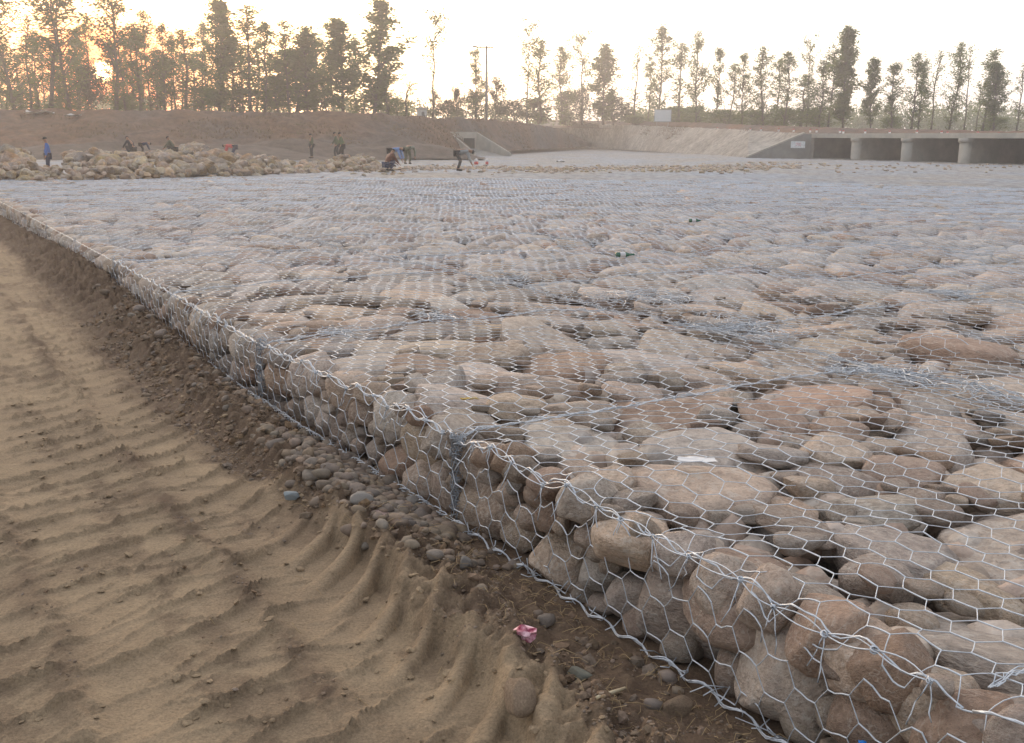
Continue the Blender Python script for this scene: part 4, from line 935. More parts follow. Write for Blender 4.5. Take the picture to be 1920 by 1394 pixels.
def person(label, loc, yaw, pose, top, legs, cap=None, scale=1.0, group='workers laying stones', asym=.0):
    r = thing('person', label, 'person', tuple(loc), yaw, group); r.scale = (scale,)*3
    J = POSE[pose]
    def sd_(k, sg):
        v = np.array(J[k], float); v[1] *= sg
        if k in ('kn', 'an', 'ha', 'el'): v[0] += sg*asym*{'kn': .6, 'an': 1, 'ha': -.8, 'el': -.4}[k]
        return v
    c = {k: np.array(J[k], float) for k in ('pelvis', 'chest', 'neck', 'head')}
    hd = c['head'] - c['neck']; hd /= np.linalg.norm(hd); top_ = c['head'] + hd*.12
    V = [c['pelvis'], c['chest'], c['neck'], c['head'], top_]; E = [(0, 1), (1, 2), (2, 3), (3, 4)]; Rr = [.13, .14, .055, .09, .06]
    f0 = np.array([math.cos(0), 0, 0]); nose = c['head'] + np.array([.105, 0, -.01]) if pose in ('stand', 'walk') else c['head'] + np.array([.06, 0, -.09])
    for sg in (1, -1):
        b = len(V); V += [sd_('sh', sg), sd_('el', sg), sd_('ha', sg)]; Rr += [.06, .045, .032]; E += [(1, b), (b, b+1), (b+1, b+2)]
        b = len(V); V += [sd_('hip', sg), sd_('kn', sg), sd_('an', sg), sd_('an', sg) + (.15, 0, -.045)]; Rr += [.085, .06, .045, .035]; E += [(0, b), (b, b+1), (b+1, b+2), (b+2, b+3)]
        h = sd_('ha', sg); e = sd_('el', sg); d = (h-e)/np.linalg.norm(h-e); side = np.array([0, 1., 0])
        side = np.cross(d, np.array([1., 0, 0])) if abs(d[1]) > .9 else side
        p = len(V); V.append(h + d*.07); Rr.append((.036, .022)); E.append((b-1, p))
    body = skin_obj('body', V, E, Rr, SKIN, r)
    # face, ears and fingers, too small to read from here but in place
    fm = MB(); fm.box(nose, (.018, .014, .022))
    for sg in (1, -1):
        fm.box(c['head'] + np.array([-.005, sg*.088, 0]), (.02, .012, .03))
        h = sd_('ha', sg); e = sd_('el', sg); d = (h-e)/np.linalg.norm(h-e)
        for q, (o_, ln) in enumerate(((-.026, .062), (-.009, .075), (.009, .07), (.026, .055))):
            a = h + d*.085 + np.array([0, o_, 0]); fm.tube([a, a + d*ln*.55, a + d*ln*.8 + np.array([.015, 0, -.012]), a + d*ln + np.array([.03, 0, -.012])], [.0095, .009, .008, .006], 6)
        a = h + d*.03 + np.array([0, -sg*.03, 0]); fm.tube([a, a + d*.035 + np.array([.02, -sg*.02, 0]), a + d*.06 + np.array([.03, -sg*.02, 0])], [.011, .010, .008], 6)
    fm.build('face_and_fingers', SKIN, body, True)
    # jacket
    V = [c['pelvis']*.9 + c['chest']*.1 - (0, 0, .04), c['chest'], c['neck']*.8 + c['chest']*.2]; E = [(0, 1), (1, 2)]; Rr = [(.165, .15), (.175, .15), .075]
    for sg in (1, -1):
        b = len(V); V += [sd_('sh', sg), sd_('el', sg), sd_('ha', sg)*.92 + sd_('el', sg)*.08]; Rr += [.078, .062, .048]; E += [(1, b), (b, b+1), (b+1, b+2)]
    skin_obj('jacket', V, E, Rr, cloth(*top), r)
    V = [c['pelvis']]; E = []; Rr = [(.155, .14)]
    for sg in (1, -1):
        b = len(V); V += [sd_('hip', sg), sd_('kn', sg), sd_('an', sg) + (0, 0, .02)]; Rr += [.105, .078, .062]; E += [(0, b), (b, b+1), (b+1, b+2)]
    skin_obj('trousers', V, E, Rr, cloth(*legs), r)
    for sg in (1, -1):
        a = sd_('an', sg); m = MB(); m.tube([a + (-.06, 0, -.03), a + (.0, 0, -.02), a + (.10, 0, -.035), a + (.19, 0, -.055)], [.04, .052, .046, .028], 8); m.build('shoe', SHOE, r, True)
    V, Fc = ICO[2]; k = V[Fc][:, :, 2].mean(1) > -.05; hv = V*(.112, .10, .10)
    ax = Vector(hd).to_track_quat('Z', 'Y').to_matrix(); hv = hv @ np.array(ax).T + c['head'] + hd*.045 - np.array([.012, 0, 0])
    m = MB(); m.raw(hv, (), Fc[k])
    if cap: m.raw((np.array([(.06, -.07, .0), (.17, -.05, -.015), (.17, .05, -.015), (.06, .07, 0), (.06, -.07, .012), (.17, -.05, -.003), (.17, .05, -.003), (.06, .07, .012)])) + c['head'] + hd*.05, [(0, 3, 2, 1), (4, 5, 6, 7), (0, 1, 5, 4), (1, 2, 6, 5), (2, 3, 7, 6), (3, 0, 4, 7)])
    m.build('cap' if cap else 'hair', cloth(*cap) if cap else HAIR, r, True)
    return r
def foot(px, py, d): p = at(px, py, d); return p
GREEN = ('olive_green', (.085, .105, .06)); DARK = ('near_black', (.03, .03, .035)); NAVY = ('navy', (.04, .05, .09)); GREY = ('grey_knit', (.25, .26, .26)); BLUE = ('bright_blue', (.06, .13, .36)); RED = ('coral_red', (.55, .09, .09)); BROWN = ('rust_brown', (.115, .04, .028)); LBLUE = ('pale_blue', (.16, .25, .45)); KHAKI = ('khaki', (.13, .13, .09))
person('worker in bright blue jacket and dark trousers standing among the rubble rocks', foot(93, 331, 46), R(200), 'stand', BLUE, NAVY, ('black_cap', (.03, .03, .03)), 1.0)
person('worker in dark clothes sitting behind the long rubble heap, left of two', foot(249, 290, 58), R(160), 'crouch', DARK, DARK, None, .95)
person('worker in dark clothes bending low behind the long rubble heap', foot(268, 291, 58), R(15), 'stoop', NAVY, DARK, None, .72)
person('worker in grey clothes crouching in front of the small pointed heap', foot(327, 290, 58), R(180), 'crouch', KHAKI, DARK, None, .95)
person('worker in coral red top bending down behind the rubble heap', foot(438, 300, 66), R(185), 'stoop', RED, NAVY, None, 1.0)
person('worker in olive green standing upright alone on the far gabion field', foot(585, 297, 74), R(210), 'stand', GREEN, DARK, None, 1.0)
person('worker in olive green standing further back, left of the pair behind the low heap', foot(633, 298, 70), R(190), 'walk', GREEN, DARK, None, 1.05, asym=.12)
person('worker in olive green leaning forward, right of the pair behind the low heap', foot(643, 303, 64), R(190), 'walk', ('moss_green', (.10, .13, .07)), DARK, None, 1.05, asym=.15)
person('worker in rust brown top crouching with back turned by the little heap', foot(726, 321, 46), R(35), 'crouch', BROWN, NAVY, None, .92)
person('worker in pale blue shirt bending over just behind the rust brown crouching worker', foot(737, 313, 50), R(-15), 'stoop', LBLUE, DARK, None, .95)
person('worker in grey green top bending over with head down beside the pale blue shirt', foot(765, 308, 53), R(70), 'stoop', ('grey_green', (.19, .21, .17)), KHAKI, None, .95)
person('worker in grey jumper and dark trousers bent over to lay stones, apart on the right', foot(862, 321, 46.5), R(0), 'stoop', GREY, ('charcoal', (.06, .06, .062)), ('black_cap', (.03, .03, .03)), .98)

# ------------------------------------------------------------------ trees
def tree_mesh(kind, seed, H=12.0):
    H = 5.0 if kind == 'bush' else H
    rs = np.random.default_rng(seed); tr = MB()
    prof = {'dense': (.04, 1.6, 84, 19, .16), 'medium': (.06, 1.4, 66, 14, .24), 'sparse': (.12, 1.2, 54, 11, .32), 'top': (.45, 1.7, 36, 10, .25), 'column': (.03, 1.2, 84, 22, .08), 'bush': (.02, 2.6, 50, 13, .2), 'bare': (.22, 1.2, 30, 4, .3)}[kind]
    z0, Wd, nb, per, drop = prof
    zz = np.linspace(0, H*.97, 12); bx = np.cumsum(rs.normal(0, .05, 12)); by = np.cumsum(rs.normal(0, .05, 12)); bx -= bx[0]; by -= by[0]
    tr.tube(np.stack([bx, by, zz], 1), np.interp(zz, [0, H*.1, H], [.11, .08, .012]), 6)
    LV = []
    gaps = [(rs.uniform(z0, 1), rs.uniform(0, 6.28)) for _ in range(int(8*drop*3))]
    for i in range(nb):
        f = z0 + (1 - z0)*((i + rs.uniform())/nb)**(.9); a = rs.uniform(0, 6.28)
        if any(abs(f-g) < .05 and abs((a-b+3.14) % 6.28 - 3.14) < 1.2 for g, b in gaps) or rs.uniform() < drop*.6: continue
        if kind == 'bush': L = Wd*(math.sqrt(max(0, 1 - f*f)) + .08)*rs.uniform(.6, 1); el = rs.uniform(.2, 1.1)
        else:
            w = Wd*(np.interp(f, [0, .25, .45, .8, 1], [.75, .95, 1., .62, .18]) if kind != 'top' else np.interp(f, [.4, .6, .8, .95, 1], [.3, .8, 1, .7, .2])); L = w*rs.uniform(.5, 1.25)*1.5; el = rs.uniform(.75, 1.2)
        o = np.array([np.interp(f*H, zz, bx), np.interp(f*H, zz, by), f*H*.97])
        d = np.array([math.cos(a)*math.cos(el), math.sin(a)*math.cos(el), math.sin(el)]); tq = np.linspace(0, 1, 5)[:, None]
        P = o + d*L*tq + np.array([0, 0, 1.])*L*.12*tq**2 + rs.normal(0, .04, (5, 3))*tq
        tr.tube(P, np.linspace(.045, .01, 5), 4)
        ncl = max(2, int(L*3.2))
        for c in range(ncl):
            if rs.uniform() < drop*.5: continue
            q = rs.uniform(.25, 1.05); ctr = o + d*L*q + np.array([0, 0, .12*L*q*q]); n = int(per*rs.uniform(.5, 1.4)/ncl*4.5) + 3
            LV.append(ctr + rs.normal(0, 1, (n, 3))*(.19, .19, .22)*(1.35 if kind == 'bush' else 1))
    # low suckers round the stem
    if kind in ('medium', 'sparse', 'top', 'bare'):
        for c in range(8): LV.append(np.array([0, 0, rs.uniform(.3, H*z0)]) + rs.normal(0, 1, (10, 3))*(.16, .16, .3))
    C = np.concatenate(LV); n = len(C); s = rs.uniform(.05, .10, n)*(1.25 if kind in ('dense', 'column', 'bush') else 1.0)
    u = rs.normal(size=(n, 3)); u /= np.linalg.norm(u, axis=1)[:, None]; v = np.cross(u, rs.normal(size=(n, 3))); v /= np.linalg.norm(v, axis=1)[:, None]
    u *= s[:, None]*1.25; v *= s[:, None]
    V = np.stack([C-u, C-v*.8, C+u, C+v*.8], 1).reshape(-1, 3); Q = np.arange(4*n).reshape(-1, 4)
    global LASTW
    LASTW = float(np.mean([np.percentile(C[:, k], 95) - np.percentile(C[:, k], 5) for k in (0, 1)]))
    return tr.mesh('trunk', True), mesh_np('crown', V, Q, smooth=False)
TM = {}
for kind, cnt in (('dense', 4), ('medium', 5), ('sparse', 5), ('top', 2), ('column', 2), ('bush', 4), ('bare', 2)):
    L = []
    for k in range(cnt):
        a, b = tree_mesh(kind, 900 + 17*k + len(kind)*101); a.materials.append(M['bark']); b.materials.append(M['leaf']); L.append((a, b, LASTW))
    TM[kind] = L
BUSHD = []
for a, b, w_ in TM['bush']:
    b2 = b.copy(); b2.materials.clear(); b2.materials.append(M['leaf_dark']); BUSHD.append((a, b2, w_))
tcount = {}
def tree(px, ytop, ybase, wpx, kind, d, label, group='poplars along the banks', dark=False, cat='tree'):
    i = tcount.get(kind, 0); tcount[kind] = i+1
    a, b, nomw = (BUSHD if dark else TM[kind])[i % len(TM[kind])]
    p0 = at(px, ybase, d); p1 = at(px, ytop, d); h = p1[2] - p0[2]
    t = thing('shrub' if kind == 'bush' else 'poplar_tree', label, 'shrub' if kind == 'bush' else cat, (p0[0], p0[1], p0[2]-.25), random.uniform(0, 6.28), group)
    w = ((.92 if px < 950 else .82) if kind != 'bush' else .9)*wpx*d/F_PX/nomw; t.scale = (w, w, (h+.25)/(5.0 if kind == 'bush' else 12.0))
    for nme, me in (('trunk', a), ('crown', b)):
        o = bpy.data.objects.new(nme, me); COL.objects.link(o); o.parent = t
def gb(x): return float(np.interp(x, [-100, 400, 640, 800, 900, 990, 1060, 1240, 1330, 1560, 1920], [207, 209, 212, 219, 223, 228, 231, 233, 234, 239, 247]))
def gd(x): return float(np.interp(x, [-100, 400, 640, 800, 900, 990, 1060, 1240, 1400, 1560, 1920], [112, 115, 117, 126, 136, 158, 200, 185, 140, 125, 115]))
TREES = [
 (28, -25, 70, 'medium', 0, 'poplar at the very left edge of the photo, crown cut by the top'), (58, 15, 36, 'bare', 4, 'thin dark stemmed tree between the first two leafy poplars at far left'),
 (95, -30, 68, 'sparse', -2, 'tall leaning thick-stemmed poplar, second leafy one from the left edge'), (131, -55, 66, 'medium', 0, 'tall poplar just left of the bright white gap in the trees'),
 (12, 80, 40, 'sparse', 8, 'short thin poplar at the left edge behind the first tall one'), (75, 70, 40, 'sparse', 9, 'short hazy poplar in the second rank at far left'), (112, 90, 40, 'medium', 10, 'low hazy poplar left of the sun in the second rank'),
 (218, -70, 56, 'medium', -1, 'tall poplar standing just right of the low sun, top out of frame'), (236, -40, 26, 'bare', 2, 'slim bare-stemmed poplar right of the low sun'), (248, 60, 40, 'sparse', 6, 'hazy sparse poplar two stems right of the sun'),
 (264, 38, 42, 'sparse', 0, 'sparse poplar with dark straight stem right of the sun'), (284, 20, 32, 'sparse', 5, 'slender wispy poplar with high narrow top at the left'), (309, 45, 40, 'medium', 1, 'medium poplar above a dark round shrub at the left'),
 (330, 65, 40, 'sparse', 9, 'faint poplar behind the dark round shrub at the left'), (352, 55, 52, 'sparse', 3, 'airy poplar with pale crown left of the tall dark poplar'), (380, 95, 44, 'sparse', 8, 'short airy poplar immediately left of the tall dark poplar'),
 (411, 0, 44, 'column', 0, 'tall dark dense poplar reaching the top edge in the left stand'), (436, 70, 60, 'medium', 4, 'broad green poplar right behind the tall dark one'), (470, 0, 48, 'sparse', 1, 'tall sparse poplar reaching the top edge right of the dark one'), (497, 42, 46, 'medium', 2, 'medium poplar with notched top in the left stand'),
 (522, 110, 50, 'medium', 8, 'short poplar in the middle of the left stand, second rank'), (543, 38, 40, 'sparse', 0, 'poplar with thin spire top over the green mass of the left stand'), (577, 52, 50, 'dense', 1, 'dense poplar with pointed top at the right of the green mass'), (556, 95, 80, 'dense', 5, 'wide low dense green tree of the left stand'),
 (612, 125, 34, 'sparse', 6, 'short sparse poplar filling the gap left of the last two dense poplars'), (643, 40, 58, 'dense', 0, 'dense poplar with slim pointed top, second last of the left stand'), (701, 3, 72, 'dense', 0, 'big dense spreading poplar ending the left stand'), (728, 95, 46, 'medium', 2, 'right hand lower half crown leaning off the big dense poplar'),
 (760, 148, 42, 'bare', 1, 'low wispy bush-like tree right of the big dense poplar'), (812, 31, 40, 'top', 0, 'lone lollipop poplar with leaves only at the top, standing against bare sky'), (893, 92, 30, 'medium', 2, 'small faint poplar right behind the utility pole'),
 (988, 40, 38, 'top', -8, 'tall poplar with feathery top, first of the right stand'), (1012, 74, 46, 'sparse', 0, 'leaning feathery poplar, second of the right stand'), (1055, 85, 46, 'medium', 0, 'poplar with broad middle, third of the right stand'), (1091, 70, 40, 'top', 4, 'high thin poplar over dark conical shrubs'), (1131, 84, 44, 'dense', 0, 'dark full poplar with spire top at the right of the conical shrubs'),
 (1187, 85, 30, 'bare', 6, 'nearly leafless faint poplar in the gap of the right stand'), (1232, 50, 42, 'medium', 0, 'tall poplar behind the white signboard'), (1214, 110, 30, 'sparse', 7, 'thin poplar left of the signboard'), (1273, 74, 38, 'sparse', 2, 'poplar right of the signboard with split crown'), (1304, 60, 38, 'medium', -2, 'tall full poplar two stems right of the signboard'), (1341, 88, 26, 'medium', 2, 'narrow flame shaped poplar right of the signboard'),
 (1366, 120, 30, 'sparse', 6, 'short poplar between two narrow ones in the right stand'), (1391, 100, 32, 'medium', 0, 'poplar with dark round head in the right stand'), (1431, 88, 42, 'medium', 2, 'broad poplar over the revetment slope'), (1470, 98, 36, 'medium', 0, 'leafy poplar above the sloping revetment end'), (1452, 110, 36, 'sparse', 6, 'thin poplar squeezed between two leafy ones over the revetment'),
 (1512, 72, 30, 'top', 4, 'faint tall poplar with leaf tuft above the wing wall'), (1500, 140, 44, 'sparse', 8, 'short scrubby poplar above the wing wall'), (1552, 84, 40, 'sparse', 3, 'sparse poplar just left of the dark column-shaped one'), (1536, 115, 44, 'medium', 2, 'leaning leafy poplar left of the dark column-shaped one'), (1580, 53, 34, 'column', 0, 'dark column-shaped dense poplar above the first culvert opening'),
 (1632, 112, 28, 'dense', 0, 'small dark oval poplar right of the column-shaped one'), (1672, 118, 38, 'medium', 0, 'leafy poplar with twin tufts above the second culvert opening'), (1708, 94, 34, 'sparse', 0, 'open poplar with light stem above the second pier'), (1722, 112, 38, 'medium', 3, 'poplar with dark round right side above the second pier'), (1745, 85, 30, 'bare', 8, 'pale ghostly poplar behind the second pier trees'),
 (1779, 80, 40, 'medium', 0, 'green full poplar above the third culvert opening'), (1808, 84, 26, 'bare', 6, 'faint leafless poplar right of the green full one'), (1841, 95, 38, 'sparse', 2, 'taller light poplar of the last pair above the third pier'), (1862, 119, 36, 'dense', 0, 'darker dense poplar of the last pair above the third pier'), (1830, 150, 24, 'bare', 10, 'thin bare sapling behind the last pair of poplars'), (1906, 118, 26, 'bare', 0, 'thin bare poplar at the right edge of the photo'), (1935, 100, 40, 'medium', 1, 'leafy poplar cut by the right edge of the photo')]
for px, yt, w, kd, dd, lab in TREES: tree(px, yt, gb(px), w, kd, gd(px) + dd, lab)
TREES_X = [(166, 40, 40, 'sparse', 6, 'thin leafy poplar just above and left of the low sun'), (222, 80, 34, 'sparse', 9, 'short thin poplar a little right of the low sun'), (150, 60, 36, 'medium', 12, 'hazy poplar just left of the low sun')]
for px, yt, w, kd, dd, lab in TREES_X: tree(px, yt, gb(px), w, kd, gd(px) + dd, lab)
SHR = [(172, 132, 46, 1, 'round dark shrub right under the low sun'), (300, 118, 44, 1, 'dark round-topped shrub in the left stand'), (40, 155, 60, 0, 'low undergrowth shrub at the left edge of the photo'), (125, 160, 55, 0, 'low undergrowth shrub left of the sun'), (240, 168, 60, 0, 'low undergrowth shrub right of the sun'), (375, 150, 70, 0, 'low green shrub under the tall dark poplar'), (450, 150, 80, 0, 'wide green shrub in the left stand'), (520, 130, 80, 0, 'tall green shrub in the middle of the left stand'), (600, 160, 60, 0, 'low shrub between the dense poplars'), (680, 168, 70, 0, 'low shrub under the big dense poplar'), (745, 172, 50, 0, 'low shrub trailing right of the big dense poplar'),
 (814, 176, 20, 1, 'small dark cone shrub under the lollipop poplar'), (840, 190, 40, 1, 'low dark shrub between the lollipop poplar and the pole'), (858, 171, 20, 1, 'narrow dark upright shrub left of the pole'), (886, 176, 44, 1, 'broad dark shrub at the foot of the pole, left side'), (930, 156, 30, 1, 'dark upright shrub at the foot of the pole, right side'), (965, 192, 50, 1, 'low dark shrub right of the pole'), (1010, 190, 60, 1, 'low brown shrub under the leaning feathery poplar'), (1060, 176, 50, 1, 'dark conical shrub in the right stand, left one'), (1092, 170, 34, 1, 'reddish dark conical shrub in the right stand'), (1150, 185, 60, 1, 'wide dark shrub under the spire topped dark poplar'),
 (1200, 208, 46, 0, 'low green shrub left of the signboard'), (1268, 176, 56, 0, 'green shrub right of the signboard'), (1310, 180, 56, 0, 'green shrub further right of the signboard'), (1360, 188, 56, 0, 'green shrub under the short poplar of the right stand'), (1420, 190, 60, 0, 'green shrub over the revetment slope'), (1475, 180, 60, 0, 'tall green shrub above the revetment end'), (1530, 176, 60, 0, 'tall green shrub left of the dark column-shaped poplar'), (1672, 205, 36, 0, 'green shrub at the foot of the twin tufted poplar'), (1862, 205, 36, 0, 'green shrub at the foot of the dense poplar at right')]
for px, yt, w, dk, lab in SHR: tree(px, yt + ((.30 if px < 900 else .45)*(gb(px) - yt) if not dk else 0), gb(px)+1, w, 'bush', gd(px) + 5, lab, 'shrubs along the banks', bool(dk))
for q, px in enumerate([5, 45, 68, 84, 118, 146, 160, 238, 272, 296, 322, 342, 366, 392, 424, 455, 482, 508, 532, 590, 626, 668]):
    tree(px, 78 + 22*math.sin(q*2.3) + 14*math.cos(q*5.1), gb(px), 34 + 10*math.sin(q*1.7), ('sparse', 'medium', 'bare', 'sparse')[q % 4], 140 + 5*(q % 3), 'faint thin poplar in the hazy rear rank of the left stand', 'hazy rear rank of the left stand')
# hazy wood far behind
rs = np.random.default_rng(55); C = []
for i in range(260):
    x = rs.uniform(1180, 2100) if i > 60 else rs.uniform(-80, 1180); d = rs.uniform(225, 250); yb = gb(x); ht = rs.uniform(18, 58) if x > 1560 else rs.uniform(15, 40)
    p = at(x, yb, d); hh = ht*d/F_PX; n = 150
    C.append(p + np.stack([rs.normal(0, .9 + hh*.12, n), rs.normal(0, .8, n), hh*rs.beta(1.4, 1.6, n) - .5], 1))
C = np.concatenate(C); n = len(C); u = rs.normal(size=(n, 3)); u /= np.linalg.norm(u, axis=1)[:, None]; v = np.cross(u, rs.normal(size=(n, 3))); v /= np.linalg.norm(v, axis=1)[:, None]
u *= .3; v *= .22
o = link('far_wood', mesh_np('far_wood', np.stack([C-u, C-v, C+u, C+v], 1).reshape(-1, 3), np.arange(4*n).reshape(-1, 4), smooth=False), M['leaf']); tag(o, 'pale hazy wood far behind the poplars', None, None, 'stuff')

# ------------------------------------------------------------------ pole, boards, small road things
def pole():
    d = 134; b = at(912, 228, d); t = at(912, 86, d); h = t[2]-b[2]; r = thing('utility_pole', 'tall thin utility pole with a short crossarm against the bare sky', 'utility pole', tuple(b))
    m = MB(); m.tube([(0, 0, -.3), (0, 0, h*.5), (0, 0, h)], [.19, .16, .11], 10); m.build('pole_shaft', M['concrete_dark'], r, True)
    m = MB(); m.box((-.2, -.14, h - .22), (1.05, .06, .06)); a = m.build('crossarm', M['bark'], r)
    for x in (-1.2, -.75, .3, .75):
        m = MB(); m.tube([(x, -.14, h - .16), (x, -.14, h - .02), (x, -.14, h + .06)], [.03, .06, .04], 8); m.build('insulator', M['concrete'], a, True)
    m = MB(); m.box((-1.5, -.14, h - .15), (.22, .12, .09)); m.tube([(-1.28, -.14, h - .18), (-1.2, -.14, h - .2)], .03, 6); m.build('lamp_head', M['concrete_dark'], r)
pole()
WHT = mat('pale_panel', (.62, .68, .72), .5, 0, .05, 3)
def board():
    d = 172; b = at(1242, 236, d); k = d/F_PX; r = thing('signboard', 'pale blue white blank signboard on posts beside the road', 'signboard', tuple(b), R(-6))
    m = MB(); m.box((0, 0, 1.55), (15*k, .05, 10.5*k)); m.build('panel', WHT, r)
    m = MB(); w, h = 15*k, 10.5*k
    for x, z, a, c in ((0, 1.55+h, w+.05, .05), (0, 1.55-h, w+.05, .05), (-w, 1.55, .05, h), (w, 1.55, .05, h)): m.box((x, -.03, z), (a, .06, c))
    m.build('panel_frame', M['wire_dull'], r)
    for x in (-.9, .9):
        m = MB(); m.tube([(x, .09, -.4), (x, .09, 2.3)], .05, 6); m.build('post', M['wire_dull'], r)
board()
def hut():
    d = 128; b = at(791, 221, d); r = thing('hut', 'tiny white hut with grey roof on top of the brown bank', 'hut', tuple(b), R(10))
    m = MB(); m.box((0, 0, .4), (.55, .5, .5)); m.build('wall', mat('white_wall', (.7, .7, .68), .8), r)
    m = MB(); m.raw([(-.65, -.6, .9), (.65, -.6, .9), (.65, .6, .9), (-.65, .6, .9), (-.65, 0, 1.2), (.65, 0, 1.2)], [(0, 1, 5, 4), (2, 3, 4, 5), (0, 3, 2, 1)], [(0, 4, 3), (1, 2, 5)]); m.build('roof', M['concrete_dark'], r)
    m = MB(); m.box((.1, -.51, .3), (.16, .02, .35)); m.build('door', M['concrete_dark'], r)
hut()
def stone_marker(px, py, d, i):
    r = thing('marker_post', 'small red and white marker stone along the road edge over the revetment and culvert', 'marker post', tuple(at(px, py+3, d)), R(-60), 'red and white marker stones on the road edge')
    m = MB(); m.box((0, 0, .06), (.07, .06, .09)); m.build('white_base', MK[0], r)
    m = MB(); m.box((0, 0, .20), (.07, .06, .05), 0, .8); m.build('red_top', MK[1], r)
MK = (mat('white_mark', (.75, .72, .7), .7), mat('red_mark', (.5, .10, .09), .7))
for i, (px, py) in enumerate([(1315, 240), (1345, 240), (1368, 241), (1407, 242), (1427, 242), (1460, 243), (1488, 244), (1519, 245), (1531, 245), (1575, 246), (1581, 247), (1622, 247), (1668, 248), (1719, 248), (1765, 249), (1776, 250), (1833, 250), (1872, 252)]):
    stone_marker(px, py, float(np.interp(px, [1240, 1400, 1500, 1912], [173, 119.5, 101.5, 78])), i)

# ------------------------------------------------------------------ litter and small finds
def crumple(name, label, cat, P, r, mat_, seed, flat=.4, parent=None):
    rs = np.random.default_rng(seed); V, Fc = ICO[2]; Q = V*(1 + .55*rs.normal(0, .5, (len(V), 1)))*np.array([1.2, .8, flat])*r
    o = link(name, mesh_np(name, Q, None, Fc, smooth=False), mat_); o.location = P; o.rotation_euler = (0, 0, rs.uniform(0, 6)); return tag(o, label, cat)
def sheet_scrap(name, label, cat, P, w, l, mat_, rz=0, amp=.15, seed=0):
    g = np.linspace(-1, 1, 9); X, Y = np.meshgrid(g, g, indexing='ij'); Z = amp*w*(fbm(X*1.3 + seed, Y*1.3, 2) + .3); k = 1 + .25*perlin(X*2 + seed, Y*2)
    P3 = np.stack([X*w*k, Y*l*k, Z], -1); i = np.arange(8)[:, None]*9; j = np.arange(8)[None]
    top = np.stack([i+j, i+j+1, i+10+j, i+9+j], -1).reshape(-1, 4); V = np.concatenate([P3.reshape(-1, 3), P3.reshape(-1, 3) - (0, 0, .004)])
    o = link(name, mesh_np(name, V, np.concatenate([top[:, ::-1], top + 81])), mat_); o.location = P; o.rotation_euler = (0, 0, rz); return tag(o, label, cat)
def onsand(px, py, dz=0):
    p = on_plane(px, py, ZB)
    for _ in range(5): s, t = to_st(p); p = on_plane(px, py, sand_z(s, t) + dz)
    return p
def ontop(px, py, dz=0):
    p = on_plane(px, py, 0)
    for _ in range(4): s, t = to_st(p); p = on_plane(px, py, float(net_z(np.array(s), np.array(t))) - .006 + dz)
    return p
pl = mat('white_plastic', (.58, .56, .55), .35, 0, .05, 8)
sheet_scrap('plastic_scrap', 'white plastic scrap lying under the netting on the big flat boulder', 'plastic scrap', ontop(1306, 862, .004), .085, .035, pl, R(-6), .1, 1)
gl = mat('green_glass', (.02, .10, .055), .08, 0, .1, 5, spec=.8)
def bottle(px, py, label, rz):
    P = ontop(px, py, .03); o = thing('glass_bottle', label, 'bottle', tuple(P), rz); m = MB()
    zs = [(-.11, .03), (-.105, .035), (.03, .035), (.07, .018), (.12, .013), (.125, .015), (.14, .015)]
    m.tube([(x, 0, 0) for x, _ in zs], [r for _, r in zs], 10); m.build('bottle_body', gl, o, True)
    m = MB(); m.tube([(-.06, 0, 0), (.01, 0, 0)], .0358, 10, False); m.build('paper_label', pl, o, True)
bottle(1170, 478, 'green glass bottle lying on the netting in mid field, the nearer one', .3); bottle(1303, 414, 'green glass bottle lying on the netting, the farther one', .1)
sheet_scrap('dry_leaf', 'dry yellow leaf caught on the stones under the netting', 'leaf', ontop(880, 748, .004), .05, .022, mat('dry_leaf', (.45, .30, .07), .8), .3, .2, 4)
crumple('sweet_wrapper', 'crumpled pink and red sweet wrapper on the dark dirt', 'wrapper', onsand(985, 1188, .03), .032, mat('pink_foil', (.36, .03, .085), .35, .1, .5, 25, col2=(.55, .35, .38), mixsc=25), 8, .75)
o = crumple('blue_scrap', 'tiny bright blue plastic scrap between the stones at the bottom edge', 'plastic scrap', st(*face_hit(1630, 1391)[:1], float(t_edge(face_hit(1630, 1391)[0])) - .03, face_hit(1630, 1391)[1]), .018, mat('blue_plastic', (.02, .18, .55), .4), 9, .6)
m = MB(); a = onsand(1120, 1308, .015); b = onsand(1172, 1291, .03); m.tube([a, (a+b)/2, b], [.006, .007, .006], 6); tag(m.build('stick', mat('peeled_stick', (.50, .42, .28), .8), None, True), 'short peeled stick lying on the dark dirt', 'stick')
sheet_scrap('plastic_bag', 'white plastic bag lying on the strip of loose stones', 'plastic bag', at(1050, 307, 52) + (0, 0, .08), .22, .14, pl, .4, .6, 6)
sheet_scrap('plastic_sheet', 'pale torn plastic sheet near the top of the bank under the sun', 'plastic sheet', at(137, 218, 103.6), .75, .5, pl, .2, .3, 7)
sheet_scrap('plastic_sheet', 'pale torn plastic sheet near the top of the bank at far left', 'plastic sheet', at(75, 213, 104.3), 1.3, .5, pl, .1, .25, 8)
sheet_scrap('plastic_sheet', 'white scrap on the bank below the dense left stand', 'plastic sheet', at(535, 222, 108), .4, .3, pl, .1, .3, 9)
for px, lab in ((893, 'red and white bag standing on the stones right of the bent worker'), (913, 'smaller red and white bag further right of the bent worker')):
    P = at(px, 307, 56); r = thing('cement_bag', lab, 'bag', tuple(P)); w = .10 if px == 893 else .07
    m = MB(); m.tube([(0, 0, -.05), (0, 0, .02), (0, 0, .10)], [w, w*1.2, w], 8); m.build('red_half', MK[1], r, True)
    m = MB(); m.tube([(0, 0, .10), (0, 0, .20), (0, 0, .26)], [w, w*.9, w*.3], 8); m.build('white_half', MK[0], r, True)
